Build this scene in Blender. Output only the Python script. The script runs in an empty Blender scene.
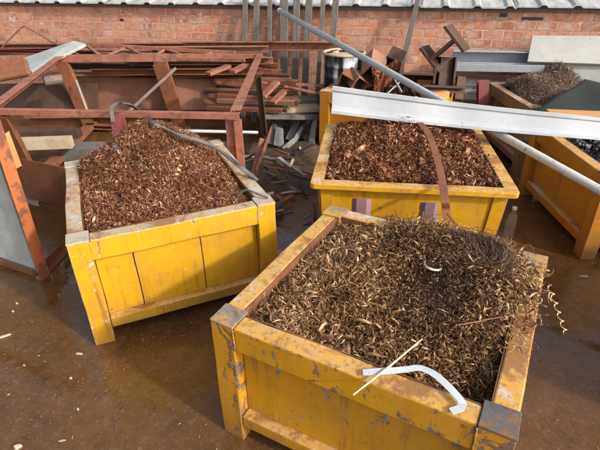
import bpy, math, random
import numpy as np
import bmesh
from mathutils import Vector, Matrix, noise as mnoise
random.seed(7); rng = np.random.default_rng(11)
sc = bpy.context.scene
COL = sc.collection
R = math.radians

# ------------------------------------------------------------------ camera
F_PX, PITCH, ROLL, H = 470.5, 0.517, -0.012, 1.7
cam_d = bpy.data.cameras.new('camera'); cam = bpy.data.objects.new('camera', cam_d); COL.objects.link(cam)
cam_d.sensor_width = 36.0; cam_d.lens = F_PX / 600 * 36.0
cam_d.clip_start = 0.02; cam_d.clip_end = 3000
fw = Vector((0, math.cos(PITCH), -math.sin(PITCH))); up = Vector((0, math.sin(PITCH), math.cos(PITCH))); rt = Vector((1, 0, 0))
cr, sr = math.cos(ROLL), math.sin(ROLL)
rx = rt * cr + up * sr; ux = up * cr - rt * sr
m = Matrix((rx, ux, -fw)).transposed().to_4x4(); m.translation = (0, 0, H)
cam.matrix_world = m
sc.camera = cam
CAMP = Vector((0, 0, H))

def ray(u, v):                      # direction through a point of the 600 x 450 photograph
    du, dv = u - 300, v - 225
    a = (cr * du + sr * dv) / F_PX; b = (-sr * du + cr * dv) / F_PX
    return rt * a - up * b + fw
def PY(u, v, Y): d = ray(u, v); return CAMP + d * (Y / d.y)
def PZ(u, v, z): d = ray(u, v); return CAMP + d * ((z - H) / d.z)
WT = R(14.5); WN = Vector((math.sin(WT), math.cos(WT), 0)); WD = Vector((math.cos(WT), -math.sin(WT), 0))
W0 = Vector((0, 5.6, 0))
def PW(u, v, off):                  # on a plane parallel to the brick wall, off metres in front of it
    d = ray(u, v); k = ((W0 - WN * off) - CAMP).dot(WN) / d.dot(WN); return CAMP + d * k

# ------------------------------------------------------------------ materials
def new_mat(name):
    mt = bpy.data.materials.new(name); mt.use_nodes = True
    nt = mt.node_tree; return mt, nt, nt.nodes['Principled BSDF']
def N(nt, t, **kw):
    n = nt.nodes.new(t)
    for k, v in kw.items():
        if k in n.inputs: n.inputs[k].default_value = v
        else: setattr(n, k, v)
    return n
def noise(nt, vec, scale, detail=6, rough=.6, dist=0.0):
    n = N(nt, 'ShaderNodeTexNoise'); n.inputs['Scale'].default_value = scale; n.inputs['Detail'].default_value = detail
    n.inputs['Roughness'].default_value = rough; n.inputs['Distortion'].default_value = dist
    nt.links.new(vec, n.inputs['Vector']); return n.outputs['Fac']
def ramp(nt, fac, *stops, interp='LINEAR'):
    n = N(nt, 'ShaderNodeValToRGB'); n.color_ramp.interpolation = interp
    e = n.color_ramp.elements
    while len(e) < len(stops): e.new(0.5)
    for q, (p, c) in zip(e, stops):
        q.position = p; q.color = (c, c, c, 1) if isinstance(c, (int, float)) else (*c, 1)
    nt.links.new(fac, n.inputs['Fac']); return n.outputs['Color']
def mix(nt, fac, a, b, mode='MIX'):
    n = N(nt, 'ShaderNodeMix', data_type='RGBA', blend_type=mode)
    for i, x in ((0, fac), (6, a), (7, b)):
        if isinstance(x, (tuple, list)): n.inputs[i].default_value = (*x, 1)
        elif isinstance(x, (int, float)): n.inputs[i].default_value = x if i == 0 else (x, x, x, 1)
        else: nt.links.new(x, n.inputs[i])
    return n.outputs[2]
def mathn(nt, op, a, b=None):
    n = N(nt, 'ShaderNodeMath', operation=op)
    for i, x in ((0, a), (1, b)):
        if x is None: continue
        if isinstance(x, (int, float)): n.inputs[i].default_value = x
        else: nt.links.new(x, n.inputs[i])
    return n.outputs[0]
def objvec(nt, scale=(1, 1, 1)):
    g = N(nt, 'ShaderNodeNewGeometry'); oi = N(nt, 'ShaderNodeObjectInfo')
    tc = N(nt, 'ShaderNodeTexCoord')
    ad = N(nt, 'ShaderNodeVectorMath', operation='MULTIPLY_ADD')
    nt.links.new(oi.outputs['Random'], ad.inputs[0]); ad.inputs[1].default_value = (13, 7, 5)
    nt.links.new(tc.outputs['Object'], ad.inputs[2])
    mp = N(nt, 'ShaderNodeMapping'); mp.inputs['Scale'].default_value = scale
    nt.links.new(ad.outputs[0], mp.inputs['Vector'])
    return mp.outputs[0]
def bump(nt, bs, h, strength=.3, dist=.005):
    b = N(nt, 'ShaderNodeBump'); b.inputs['Strength'].default_value = strength; b.inputs['Distance'].default_value = dist
    nt.links.new(h, b.inputs['Height']); nt.links.new(b.outputs[0], bs.inputs['Normal'])
def topmask(nt, lo=.6, hi=.85):
    g = N(nt, 'ShaderNodeNewGeometry'); sx = N(nt, 'ShaderNodeSeparateXYZ'); nt.links.new(g.outputs['Normal'], sx.inputs[0])
    return ramp(nt, sx.outputs['Z'], (lo, 0.0), (hi, 1.0))
def edgemask(nt, radius=.008):
    bv = N(nt, 'ShaderNodeBevel', samples=4); bv.inputs['Radius'].default_value = radius
    g = N(nt, 'ShaderNodeNewGeometry')
    d = N(nt, 'ShaderNodeVectorMath', operation='DOT_PRODUCT')
    nt.links.new(bv.outputs[0], d.inputs[0]); nt.links.new(g.outputs['Normal'], d.inputs[1])
    return ramp(nt, d.outputs['Value'], (.86, 1.0), (.985, 0.0))

def paint_mat(name, base, base2, rust=(.13, .05, .02), grey=(.22, .23, .24), topa=(.56, .285, .045), topb=(.47, .29, .11),
              rust_amt=.5, chip=.57, topwear=1.0, rough=.45, edge=True):
    mt, nt, bs = new_mat(name)
    v = objvec(nt); n1 = noise(nt, v, 3.0, 8, .65); n2 = noise(nt, v, 14, 8, .7); n3 = noise(nt, v, 55, 4, .6)
    vs = objvec(nt, (18, 18, 1.4)); st = noise(nt, vs, 1.0, 5, .6)
    c = mix(nt, ramp(nt, n1, (.35, 0.), (.68, 1.)), base, base2)
    c = mix(nt, ramp(nt, n3, (.3, .25), (.75, 0.)), c, tuple(x * .55 for x in base))
    # vertical streaks of grime and rust
    c = mix(nt, ramp(nt, noise(nt, objvec(nt, (1, 1, 1)), 7.5, 9, .75, .5), (.50, 0.), (.70, .55)), c, (.30, .16, .03))
    c = mix(nt, ramp(nt, noise(nt, objvec(nt, (1, 1, 1)), 31, 7, .75), (.60, 0.), (.72, .45)), c, (.62, .48, .20))
    c = mix(nt, mathn(nt, 'MULTIPLY', ramp(nt, st, (.56, 0.), (.75, .55)), rust_amt), c, (.20, .10, .035))
    c = mix(nt, ramp(nt, noise(nt, objvec(nt, (1.6, 1.6, 1)), 2.2, 8, .7, .3), (.48, 0.), (.68, .5)), c, (.42, .215, .04))
    # splashed dirt low on the sides, rust bleeding down from the rim
    sz_ = N(nt, 'ShaderNodeSeparateXYZ'); tcz = N(nt, 'ShaderNodeTexCoord'); nt.links.new(tcz.outputs['Object'], sz_.inputs[0])
    low = mathn(nt, 'ADD', sz_.outputs['Z'], mathn(nt, 'MULTIPLY', mathn(nt, 'SUBTRACT', n1, .5), .5))
    c = mix(nt, ramp(nt, low, (.02, .75), (.20, 0.)), c, (.17, .09, .035))
    bl = mathn(nt, 'MULTIPLY', ramp(nt, noise(nt, objvec(nt, (30, 30, 1.0)), 1.0, 6, .7), (.52, 0.), (.66, .8)), ramp(nt, n1, (.44, 0.), (.6, 1.)))
    c = mix(nt, bl, c, (.21, .085, .02))
    # rust freckles and grey chips of bare steel
    c = mix(nt, ramp(nt, n2, (.64, 0.), (.70, rust_amt)), c, rust)
    vc = objvec(nt, (10, 10, 6)); nc = noise(nt, vc, 1.5, 8, .68, .7)
    chipm = ramp(nt, nc, (chip + .06, 0.), (chip + .085, .85))
    if edge:
        em = mathn(nt, 'MULTIPLY', edgemask(nt), ramp(nt, n2, (.40, 0.), (.55, 1.)))
        chipm = mathn(nt, 'MAXIMUM', chipm, em)
    gcol = mix(nt, ramp(nt, n3, (.4, 0.), (.6, 1.)), grey, rust)
    c = mix(nt, chipm, c, gcol)
    # rims and ledges: worn to tan, rust and pale bare metal
    tm = mathn(nt, 'MULTIPLY', topmask(nt), topwear)
    tc_ = mix(nt, ramp(nt, n2, (.38, 0.), (.62, 1.)), topa, topb)
    nl = noise(nt, objvec(nt, (1, 1, 1)), 4.2, 9, .72, .6)
    tc_ = mix(nt, ramp(nt, nl, (.51, 0.), (.58, .8)), tc_, (.22, .09, .03))
    tc_ = mix(nt, ramp(nt, nl, (.37, .85), (.45, 0.)), tc_, (.46, .44, .41))
    tc_ = mix(nt, ramp(nt, n3, (.54, 0.), (.66, .6)), tc_, (.18, .075, .035))
    tc_ = mix(nt, ramp(nt, noise(nt, v, 90, 5, .7), (.60, 0.), (.70, .45)), tc_, (.55, .48, .38))
    c = mix(nt, tm, c, tc_)
    nt.links.new(c, bs.inputs['Base Color'])
    nt.links.new(ramp(nt, n2, (.3, rough - .08), (.75, rough + .3)), bs.inputs['Roughness'])
    bs.inputs['Specular IOR Level'].default_value = .4
    bump(nt, bs, mix(nt, .5, n2, n3), .25, .004)
    return mt
def plain_mat(name, stops, scale=6, rough=(.5, .8), metal=0.0, bstr=.25, bdist=.004, stretch=(1, 1, 1), spots=None, spec=.4):
    mt, nt, bs = new_mat(name)
    v = objvec(nt, stretch); n1 = noise(nt, v, scale, 9, .68, .3); n2 = noise(nt, v, scale * 6, 5, .65)
    f = mix(nt, .35, n1, n2)
    c = ramp(nt, f, *stops)
    if spots:
        c = mix(nt, ramp(nt, noise(nt, v, scale * 2.2, 6, .7), (spots[0], 0.), (spots[0] + .06, .9)), c, spots[1])
    nt.links.new(c, bs.inputs['Base Color'])
    nt.links.new(ramp(nt, n2, (.3, rough[0]), (.7, rough[1])), bs.inputs['Roughness'])
    bs.inputs['Metallic'].default_value = metal; bs.inputs['Specular IOR Level'].default_value = spec
    bump(nt, bs, f, bstr, bdist)
    return mt
M = {}
M['yellow'] = paint_mat('worn_yellow_paint', (.61, .325, .004), (.55, .27, .004), chip=.60)
M['yellow_rim'] = paint_mat('pale_worn_yellow_paint', (.61, .325, .004), (.55, .27, .004), chip=.55, grey=(.46, .45, .42), topa=(.44, .27, .10), topb=(.38, .33, .27))
M['yellow_grazing'] = paint_mat('scratched_yellow_grazing_tone', (.60, .285, .006), (.50, .215, .006), chip=.545)  # yellow pushed to orange to paint the dim grazing light on the nearest bin
M['yellow_post'] = paint_mat('chipped_yellow_post_paint', (.61, .325, .004), (.55, .27, .004), chip=.53, grey=(.46, .45, .42))
M['rim_grazing'] = paint_mat('chipped_yellow_grazing_tone', (.60, .285, .006), (.50, .215, .006), chip=.49, grey=(.14, .15, .16))  # same orange push: grazing light put into the rim and post colour
M['yellow_shaded'] = paint_mat('shade_toned_yellow_paint', (.48, .20, .006), (.38, .145, .006), rust_amt=.8)  # yellow darkened to put the right bin's shade into its paint
M['tan_bin'] = paint_mat('faded_grey_brown_paint', (.22, .17, .12), (.17, .12, .085), topa=(.42, .25, .14), topb=(.40, .30, .22), rust_amt=.6)
M['bare_steel'] = plain_mat('bare_dark_steel', ((.3, (.05, .05, .052)), (.52, (.11, .11, .112)), (.66, (.17, .10, .055)), (.8, (.45, .26, .06))), 8, (.45, .8), .15, .5, .006, spots=(.52, (.24, .115, .04)))
M['cap_mix'] = plain_mat('chipped_corner_steel', ((.3, (.10, .10, .10)), (.45, (.20, .17, .14)), (.55, (.42, .23, .05)), (.7, (.46, .30, .10))), 9, (.5, .8), 0, .5, .006, spots=(.56, (.17, .08, .035)))
M['cap_pale'] = plain_mat('pale_worn_steel', ((.3, (.24, .17, .11)), (.5, (.40, .35, .29)), (.65, (.38, .23, .09))), 14, (.5, .8))
M['inner_rust'] = plain_mat('inner_rust', ((.3, (.08, .032, .016)), (.55, (.19, .08, .035)), (.75, (.30, .15, .06))), 6, (.6, .9))
M['red_oxide'] = plain_mat('red_oxide_primer', ((.25, (.15, .058, .036)), (.5, (.27, .10, .064)), (.8, (.37, .185, .13))), 5, (.55, .85), spots=(.52, (.15, .07, .04)))
M['red_rust'] = plain_mat('rusted_brown_steel', ((.25, (.09, .036, .018)), (.5, (.20, .075, .035)), (.78, (.33, .13, .055))), 5, (.6, .9))
M['rust_dark'] = plain_mat('dark_rusted_steel', ((.25, (.035, .020, .014)), (.55, (.085, .045, .03)), (.8, (.16, .075, .045))), 6, (.5, .85), .2)
M['rust_plate'] = plain_mat('rusted_plate', ((.25, (.13, .062, .040)), (.5, (.25, .12, .075)), (.8, (.36, .19, .125))), 3.2, (.6, .9), spots=(.68, (.36, .31, .28)))
M['orange_paint'] = plain_mat('orange_red_paint', ((.25, (.24, .07, .03)), (.55, (.40, .115, .04)), (.8, (.24, .085, .04))), 5, (.45, .7), spots=(.50, (.14, .06, .035)))
M['maroon'] = plain_mat('maroon_primer', ((.3, (.12, .022, .028)), (.7, (.24, .05, .055))), 5, (.5, .75))
M['lilac'] = plain_mat('lilac_primer', ((.3, (.14, .075, .095)), (.7, (.27, .165, .185))), 8, (.45, .7), spots=(.64, (.17, .07, .04)))
M['galv'] = plain_mat('galvanised_steel', ((.25, (.28, .31, .34)), (.55, (.42, .45, .48)), (.8, (.52, .54, .56))), 9, (.35, .55), .35, .1, .002)
M['pipe'] = plain_mat('grey_pipe', ((.3, (.36, .37, .36)), (.6, (.48, .48, .465)), (.8, (.56, .555, .54))), 5, (.6, .85), 0, .15, .002, spots=(.60, (.25, .20, .15)))
M['white_metal'] = plain_mat('white_coated_metal', ((.25, (.36, .385, .41)), (.55, (.46, .48, .50)), (.8, (.54, .55, .56))), 3, (.35, .6), 0, .15, .003, spots=(.66, (.40, .385, .36)))
M['cream'] = plain_mat('cream_board', ((.25, (.27, .265, .24)), (.55, (.38, .375, .35)), (.8, (.46, .455, .43))), 4, (.6, .85), 0, .15, .002, spots=(.70, (.42, .36, .26)))
M['white_sheet'] = plain_mat('chalky_white_sheet', ((.25, (.20, .215, .20)), (.6, (.34, .36, .345)), (.8, (.44, .45, .43))), 5, (.5, .8), spots=(.66, (.38, .28, .2)))
M['wood_grey'] = plain_mat('weathered_grey_timber', ((.25, (.05, .043, .038)), (.5, (.13, .118, .108)), (.8, (.27, .25, .23))), 5, (.75, .95), 0, .6, .005, (14, 14, .9))
M['wood_pale'] = plain_mat('pale_timber', ((.25, (.24, .18, .11)), (.5, (.42, .34, .23)), (.8, (.52, .45, .34))), 5, (.7, .9), 0, .3, .003)
M['wood_orange'] = plain_mat('orange_stained_timber', ((.25, (.34, .15, .05)), (.5, (.50, .25, .09)), (.8, (.58, .33, .14))), 5, (.6, .9))
M['slate'] = plain_mat('grey_broken_slate', ((.25, (.07, .068, .066)), (.55, (.20, .195, .19)), (.8, (.40, .39, .38))), 8, (.6, .9))
M['skip_sheet'] = plain_mat('blue_grey_sheet', ((.22, (.20, .19, .16)), (.5, (.38, .39, .37)), (.8, (.56, .57, .54))), 3, (.5, .8), 0, .2, .003, spots=(.66, (.20, .12, .07)))
M['hose'] = plain_mat('dusty_grey_webbing', ((.3, (.055, .053, .052)), (.7, (.15, .145, .14))), 12, (.7, .9))
M['white_plastic'] = plain_mat('white_strapping', ((.3, (.40, .45, .48)), (.7, (.54, .57, .59))), 14, (.35, .5), 0, .05, .001)
M['stick'] = plain_mat('pale_stick', ((.3, (.44, .33, .24)), (.7, (.60, .50, .40))), 20, (.6, .8))
M['tarp'] = plain_mat('dark_green_sheeting', ((.3, (.010, .014, .012)), (.7, (.020, .027, .022))), 5, (.5, .75))
M['concrete'] = plain_mat('rubble_concrete', ((.25, (.13, .10, .08)), (.5, (.28, .23, .19)), (.8, (.42, .37, .32))), 9, (.8, .95), 0, .8, .02)
M['red_lead'] = plain_mat('red_wire', ((.3, (.26, .09, .06)), (.7, (.34, .13, .09))), 10)
M['black'] = plain_mat('black_scrap', ((.3, (.016, .017, .02)), (.7, (.05, .05, .055))), 10, (.4, .7))
M['rubber'] = plain_mat('grey_rubber', ((.3, (.05, .05, .05)), (.7, (.10, .095, .09))), 10, (.6, .9))
M['leaf_litter'] = plain_mat('pale_litter', ((.3, (.30, .22, .13)), (.7, (.55, .48, .38))), 20)

def brick_mat():
    mt, nt, bs = new_mat('red_brickwork')
    tc = N(nt, 'ShaderNodeTexCoord'); sx = N(nt, 'ShaderNodeSeparateXYZ'); cb = N(nt, 'ShaderNodeCombineXYZ')
    wob = noise(nt, tc.outputs['Object'], 5, 3, .5)
    nt.links.new(tc.outputs['Object'], sx.inputs[0])
    nt.links.new(mathn(nt, 'ADD', sx.outputs['X'], mathn(nt, 'MULTIPLY', wob, .03)), cb.inputs['X'])
    nt.links.new(mathn(nt, 'ADD', sx.outputs['Z'], mathn(nt, 'MULTIPLY', wob, .018)), cb.inputs['Y'])
    def bt(c1, c2, mo):
        b = N(nt, 'ShaderNodeTexBrick'); b.offset = .5; b.inputs['Scale'].default_value = 1
        b.inputs['Brick Width'].default_value = .196; b.inputs['Row Height'].default_value = .0875
        b.inputs['Mortar Size'].default_value = .0075; b.inputs['Mortar Smooth'].default_value = .25; b.inputs['Bias'].default_value = 0
        for k, c in (('Color1', c1), ('Color2', c2), ('Mortar', mo)): b.inputs[k].default_value = (*c, 1)
        nt.links.new(cb.outputs[0], b.inputs['Vector']); return b
    b = bt((0, 0, 0), (1, 1, 1), (.5, .5, .5))
    n1 = noise(nt, tc.outputs['Object'], 2.1, 6, .65); n2 = noise(nt, tc.outputs['Object'], 30, 8, .7); n3 = noise(nt, tc.outputs['Object'], 9, 8, .7)
    tone = mix(nt, .3, b.outputs['Color'], n2)
    c = ramp(nt, tone, (.08, (.25, .085, .06)), (.3, (.42, .135, .07)), (.6, (.54, .17, .07)), (.85, (.58, .235, .105)))
    c = mix(nt, ramp(nt, n3, (.42, 0.), (.62, .9)), c, (.52, .35, .28))
    c = mix(nt, ramp(nt, n2, (.35, .35), (.5, 0.)), c, (.20, .085, .06))      # pale bloom
    c = mix(nt, ramp(nt, n1, (.50, 0.), (.66, .6)), c, (.26, .13, .10))      # old grime
    # darker brown over the two courses below the eave, with a ragged lower edge
    gz = mathn(nt, 'ADD', sx.outputs['Z'], mathn(nt, 'MULTIPLY', n3, .16))
    c = mix(nt, ramp(nt, gz, (1.20, 0.), (1.30, .62)), c, (.22, .125, .105))
    mort = mix(nt, ramp(nt, n3, (.42, 0.), (.62, 1.)), (.50, .38, .29), (.32, .17, .115))
    c = mix(nt, b.outputs['Fac'], c, mort)
    # a few white lime drips
    c = mix(nt, ramp(nt, noise(nt, tc.outputs['Object'], 7.3, 5, .75, .8), (.61, 0.), (.68, .75)), c, (.62, .55, .47))
    nt.links.new(c, bs.inputs['Base Color']); bs.inputs['Roughness'].default_value = .9
    hgt = mix(nt, .25, mathn(nt, 'SUBTRACT', 1.0, b.outputs['Fac']), n2)
    bump(nt, bs, hgt, .7, .012)
    return mt
M['brick'] = brick_mat()

def ground_mat():
    mt, nt, bs = new_mat('wet_dirty_yard')
    tc = N(nt, 'ShaderNodeTexCoord'); v = tc.outputs['Object']
    n1 = noise(nt, v, .9, 8, .62, .4); n2 = noise(nt, v, 7, 9, .7, .3); n3 = noise(nt, v, 60, 6, .7); n4 = noise(nt, v, 2.3, 7, .65, .8)
    n5 = noise(nt, v, 240, 4, .7); n6 = noise(nt, v, 22, 8, .75, .5)
    c = ramp(nt, mix(nt, .45, n1, n2), (.28, (.046, .021, .006)), (.46, (.092, .043, .013)), (.60, (.135, .068, .027)), (.8, (.180, .102, .050)))
    c = mix(nt, ramp(nt, n4, (.46, 0.), (.62, .8)), c, (.095, .044, .008))      # rust wash
    c = mix(nt, ramp(nt, n6, (.54, 0.), (.66, .5)), c, (.16, .105, .072))       # dried silt
    c = mix(nt, ramp(nt, n6, (.34, .7), (.44, 0.)), c, (.030, .018, .010))      # oil
    c = mix(nt, ramp(nt, n3, (.56, 0.), (.68, .5)), c, (.20, .135, .09))        # grit
    c = mix(nt, ramp(nt, n5, (.58, 0.), (.70, .55)), c, (.26, .19, .13))
    c = mix(nt, ramp(nt, n5, (.30, .65), (.42, 0.)), c, (.022, .014, .009))
    # fine cracks in the slab
    cv = N(nt, 'ShaderNodeTexVoronoi', feature='DISTANCE_TO_EDGE'); cv.inputs['Scale'].default_value = 1.3
    dv = N(nt, 'ShaderNodeVectorMath', operation='ADD'); nt.links.new(v, dv.inputs[0])
    nn_ = N(nt, 'ShaderNodeTexNoise'); nn_.inputs['Scale'].default_value = 6; nn_.inputs['Detail'].default_value = 6; nt.links.new(v, nn_.inputs['Vector'])
    sc_ = N(nt, 'ShaderNodeVectorMath', operation='SCALE'); sc_.inputs['Scale'].default_value = .35; nt.links.new(nn_.outputs['Color'], sc_.inputs[0]); nt.links.new(sc_.outputs[0], dv.inputs[1])
    nt.links.new(dv.outputs[0], cv.inputs['Vector'])
    crk = mathn(nt, 'MULTIPLY', ramp(nt, cv.outputs['Distance'], (.0, .8), (.006, 0.)), ramp(nt, n1, (.45, 0.), (.6, 1.)))
    c = mix(nt, crk, c, (.02, .013, .009))
    vo = N(nt, 'ShaderNodeTexVoronoi'); vo.inputs['Scale'].default_value = 42; nt.links.new(v, vo.inputs['Vector'])
    c = mix(nt, mathn(nt, 'MULTIPLY', ramp(nt, vo.outputs['Distance'], (.06, 1.), (.12, 0.)), ramp(nt, n2, (.52, 0.), (.6, .8))), c, (.34, .25, .17))
    nt.links.new(c, bs.inputs['Base Color'])
    wet = ramp(nt, mix(nt, .35, n4, n2), (.48, .05), (.57, .15), (.64, .38), (.74, .64))
    nt.links.new(wet, bs.inputs['Roughness'])
    hb = mix(nt, .5, mix(nt, .5, n2, n3), n6)
    dry = ramp(nt, mix(nt, .35, n4, n2), (.47, 0.0), (.58, 1.0))
    bump(nt, bs, mix(nt, dry, .5, hb), .5, .010)
    return mt
M['ground'] = ground_mat()

def roof_mat():
    mt, nt, bs = new_mat('weathered_pale_roof_sheet')
    v = objvec(nt, (4, 1, 1)); n1 = noise(nt, v, 3, 8, .7)
    c = ramp(nt, n1, (.3, (.20, .19, .175)), (.5, (.38, .375, .36)), (.7, (.50, .495, .48)))
    nt.links.new(c, bs.inputs['Base Color']); bs.inputs['Roughness'].default_value = .6
    bump(nt, bs, n1, .2, .004); return mt
M['roof'] = roof_mat()

def swarf_mat(name, stops, metal=.12, rough=.5):
    mt, nt, bs = new_mat(name)
    at = N(nt, 'ShaderNodeAttribute', attribute_name='tone')
    g = N(nt, 'ShaderNodeNewGeometry'); n = noise(nt, g.outputs['Position'], 45, 5, .7)
    n0 = noise(nt, g.outputs['Position'], 5, 4, .6)
    t = mathn(nt, 'ADD', at.outputs['Fac'], mathn(nt, 'MULTIPLY', mathn(nt, 'SUBTRACT', n, .5), .45))
    t = mathn(nt, 'ADD', t, mathn(nt, 'MULTIPLY', mathn(nt, 'SUBTRACT', n0, .5), .9))
    nt.links.new(ramp(nt, t, *stops), bs.inputs['Base Color'])
    bs.inputs['Metallic'].default_value = metal; bs.inputs['Roughness'].default_value = rough
    return mt
M['swarf_tan'] = swarf_mat('tan_steel_swarf', ((.05, (.050, .022, .009)), (.35, (.15, .070, .026)), (.6, (.29, .148, .054)), (.8, (.38, .235, .11)), (1., (.66, .46, .24))))
M['swarf_red'] = swarf_mat('rust_red_swarf', ((.05, (.040, .015, .008)), (.35, (.12, .042, .018)), (.65, (.25, .092, .034)), (.85, (.33, .155, .072)), (1., (.56, .36, .21))))
M['swarf_dark'] = swarf_mat('dark_rust_swarf', ((.05, (.03, .012, .008)), (.35, (.115, .038, .013)), (.65, (.28, .088, .023)), (.85, (.36, .15, .055)), (1., (.50, .31, .17))))
M['swarf_grey'] = swarf_mat('grey_brown_swarf', ((.05, (.045, .03, .021)), (.4, (.16, .105, .07)), (.7, (.27, .185, .125)), (1., (.40, .31, .23))), .3, .6)
M['swarf_black'] = swarf_mat('black_scrap_chips', ((.05, (.010, .009, .008)), (.5, (.030, .026, .024)), (.8, (.055, .05, .052)), (1., (.14, .13, .12))), .3, .5)

# ------------------------------------------------------------------ mesh helpers
def empty(name, loc, label=None, cat=None, group=None, rz=0):
    o = bpy.data.objects.new(name, None); COL.objects.link(o); o.location = loc; o.rotation_euler = (0, 0, rz)
    o.empty_display_size = .1
    if label: tag(o, label, cat, group)
    return o
def tag(o, label=None, cat=None, group=None, kind=None):
    if label: o['label'] = label
    if cat: o['category'] = cat
    if group: o['group'] = group
    if kind: o['kind'] = kind
    return o
class MB:
    def __init__(s): s.v = []; s.f = []
    def add(s, vs, fs):
        b = len(s.v); s.v += [tuple(q) for q in vs]; s.f += [tuple(b + i for i in f) for f in fs]; return s
    def box(s, x0, x1, y0, y1, z0, z1):
        return s.add([(x, y, z) for z in (z0, z1) for x, y in ((x0, y0), (x1, y0), (x1, y1), (x0, y1))],
                     [(3, 2, 1, 0), (4, 5, 6, 7), (0, 1, 5, 4), (1, 2, 6, 5), (2, 3, 7, 6), (3, 0, 4, 7)])
    def hexa(s, b, t):
        return s.add(list(b) + list(t), [(3, 2, 1, 0), (4, 5, 6, 7), (0, 1, 5, 4), (1, 2, 6, 5), (2, 3, 7, 6), (3, 0, 4, 7)])
    def extr(s, sec, p0, p1, upv=(0, 0, 1)):
        p0, p1, upv = Vector(p0), Vector(p1), Vector(upv)
        ax = (p1 - p0).normalized(); sd = ax.cross(upv).normalized(); u2 = sd.cross(ax)
        n = len(sec); vs = [p + sd * a + u2 * b for p in (p0, p1) for a, b in sec]
        return s.add(vs, [tuple(range(n))[::-1], tuple(range(n, 2 * n))] + [(i, (i + 1) % n, n + (i + 1) % n, n + i) for i in range(n)])
    def tube(s, pts, r, n=10, cap=True, hollow=False):
        pts = [Vector(p) for p in pts]; rs = r if isinstance(r, (list, tuple)) else [r] * len(pts)
        vs = []; pu = None
        for i, p in enumerate(pts):
            t = (pts[min(i + 1, len(pts) - 1)] - pts[max(i - 1, 0)]).normalized()
            if pu is None: pu = t.orthogonal().normalized()
            pu = (pu - t * pu.dot(t)).normalized(); w = t.cross(pu)
            vs += [p + (pu * math.cos(6.2832 * k / n) + w * math.sin(6.2832 * k / n)) * rs[i] for k in range(n)]
        fs = [(i * n + k, i * n + (k + 1) % n, (i + 1) * n + (k + 1) % n, (i + 1) * n + k) for i in range(len(pts) - 1) for k in range(n)]
        if cap: fs += [tuple(range(n))[::-1], tuple(range((len(pts) - 1) * n, len(pts) * n))]
        return s.add(vs, fs)
    def strip(s, pts, wv, th=.002):
        """a bent flat bar: pts along it, wv half-width vectors, th thickness"""
        pts = [Vector(p) for p in pts]; wv = [Vector(w) for w in wv]; vs = []
        for i, p in enumerate(pts):
            t = (pts[min(i + 1, len(pts) - 1)] - pts[max(i - 1, 0)]).normalized(); nn = t.cross(wv[i]).normalized() * th / 2
            vs += [p - wv[i] - nn, p + wv[i] - nn, p + wv[i] + nn, p - wv[i] + nn]
        fs = [(4 * i + k, 4 * i + (k + 1) % 4, 4 * i + 4 + (k + 1) % 4, 4 * i + 4 + k) for i in range(len(pts) - 1) for k in range(4)]
        n = 4 * (len(pts) - 1)
        return s.add(vs, fs + [(3, 2, 1, 0), (n, n + 1, n + 2, n + 3)])
    def slab(s, quad, th):
        """a sheet through four corners with thickness th"""
        q = [Vector(p) for p in quad]; nn = (q[1] - q[0]).cross(q[3] - q[0]).normalized() * th / 2
        return s.hexa([p - nn for p in q], [p + nn for p in q])
    def build(s, name, mat, parent=None, bevel=0, smooth=False, origin=None, dent=0):
        me = bpy.data.meshes.new(name); vs = s.v
        o = bpy.data.objects.new(name, me); COL.objects.link(o)
        if parent is None:
            a = np.array(vs); c = Vector(((a[:, 0].min() + a[:, 0].max()) / 2, (a[:, 1].min() + a[:, 1].max()) / 2, a[:, 2].min())) if origin is None else Vector(origin)
            vs = [tuple(Vector(v) - c) for v in vs]; o.location = c
        me.from_pydata(vs, [], s.f); me.validate(); me.update()
        bm = bmesh.new(); bm.from_mesh(me)
        if dent:
            for _ in range(4):
                ed = [e for e in bm.edges if e.calc_length() > .11]
                if not ed: break
                bmesh.ops.subdivide_edges(bm, edges=ed, cuts=1, use_grid_fill=True)
            off = Vector(parent.location) if parent is not None and parent.type == 'EMPTY' else (Vector(parent.parent.location) if parent is not None else Vector())
            for v in bm.verts:
                q = v.co + off; w_ = mnoise.noise_vector(q * 4.5) + .5 * mnoise.noise_vector(q * 13); w_.z *= .7
                v.co += w_ * dent
        bmesh.ops.recalc_face_normals(bm, faces=bm.faces); bm.to_mesh(me); bm.free()
        me.materials.append(mat)
        if parent is not None: o.parent = parent
        if smooth: me.polygons.foreach_set('use_smooth', [True] * len(me.polygons))
        if bevel:
            b = o.modifiers.new('bevel', 'BEVEL'); b.width = bevel; b.segments = 2; b.limit_method = 'ANGLE'; b.angle_limit = R(40)
        return o
def sec_rect(w, h): return [(-w / 2, -h / 2), (w / 2, -h / 2), (w / 2, h / 2), (-w / 2, h / 2)]
def sec_L(w, h, t): return [(-w / 2, -h / 2), (w / 2, -h / 2), (w / 2, -h / 2 + t), (-w / 2 + t, -h / 2 + t), (-w / 2 + t, h / 2), (-w / 2, h / 2)]
def sec_Lt(w, h, t): return [(-w / 2, h / 2), (-w / 2, h / 2 - t), (w / 2 - t, h / 2 - t), (w / 2 - t, -h / 2), (w / 2, -h / 2), (w / 2, h / 2)]  # flange on top
def sec_C(w, h, t): return [(-w / 2, -h / 2), (w / 2, -h / 2), (w / 2, -h / 2 + t), (-w / 2 + t, -h / 2 + t), (-w / 2 + t, h / 2 - t), (w / 2, h / 2 - t), (w / 2, h / 2), (-w / 2, h / 2)]
def sec_I(w, h, t):
    a, b, c = w / 2, h / 2, t / 2
    return [(-a, -b), (a, -b), (a, -b + t), (c, -b + t), (c, b - t), (a, b - t), (a, b), (-a, b), (-a, b - t), (-c, b - t), (-c, -b + t), (-a, -b + t)]
def local(par, p): return par.matrix_world.inverted() @ Vector(p)

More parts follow.
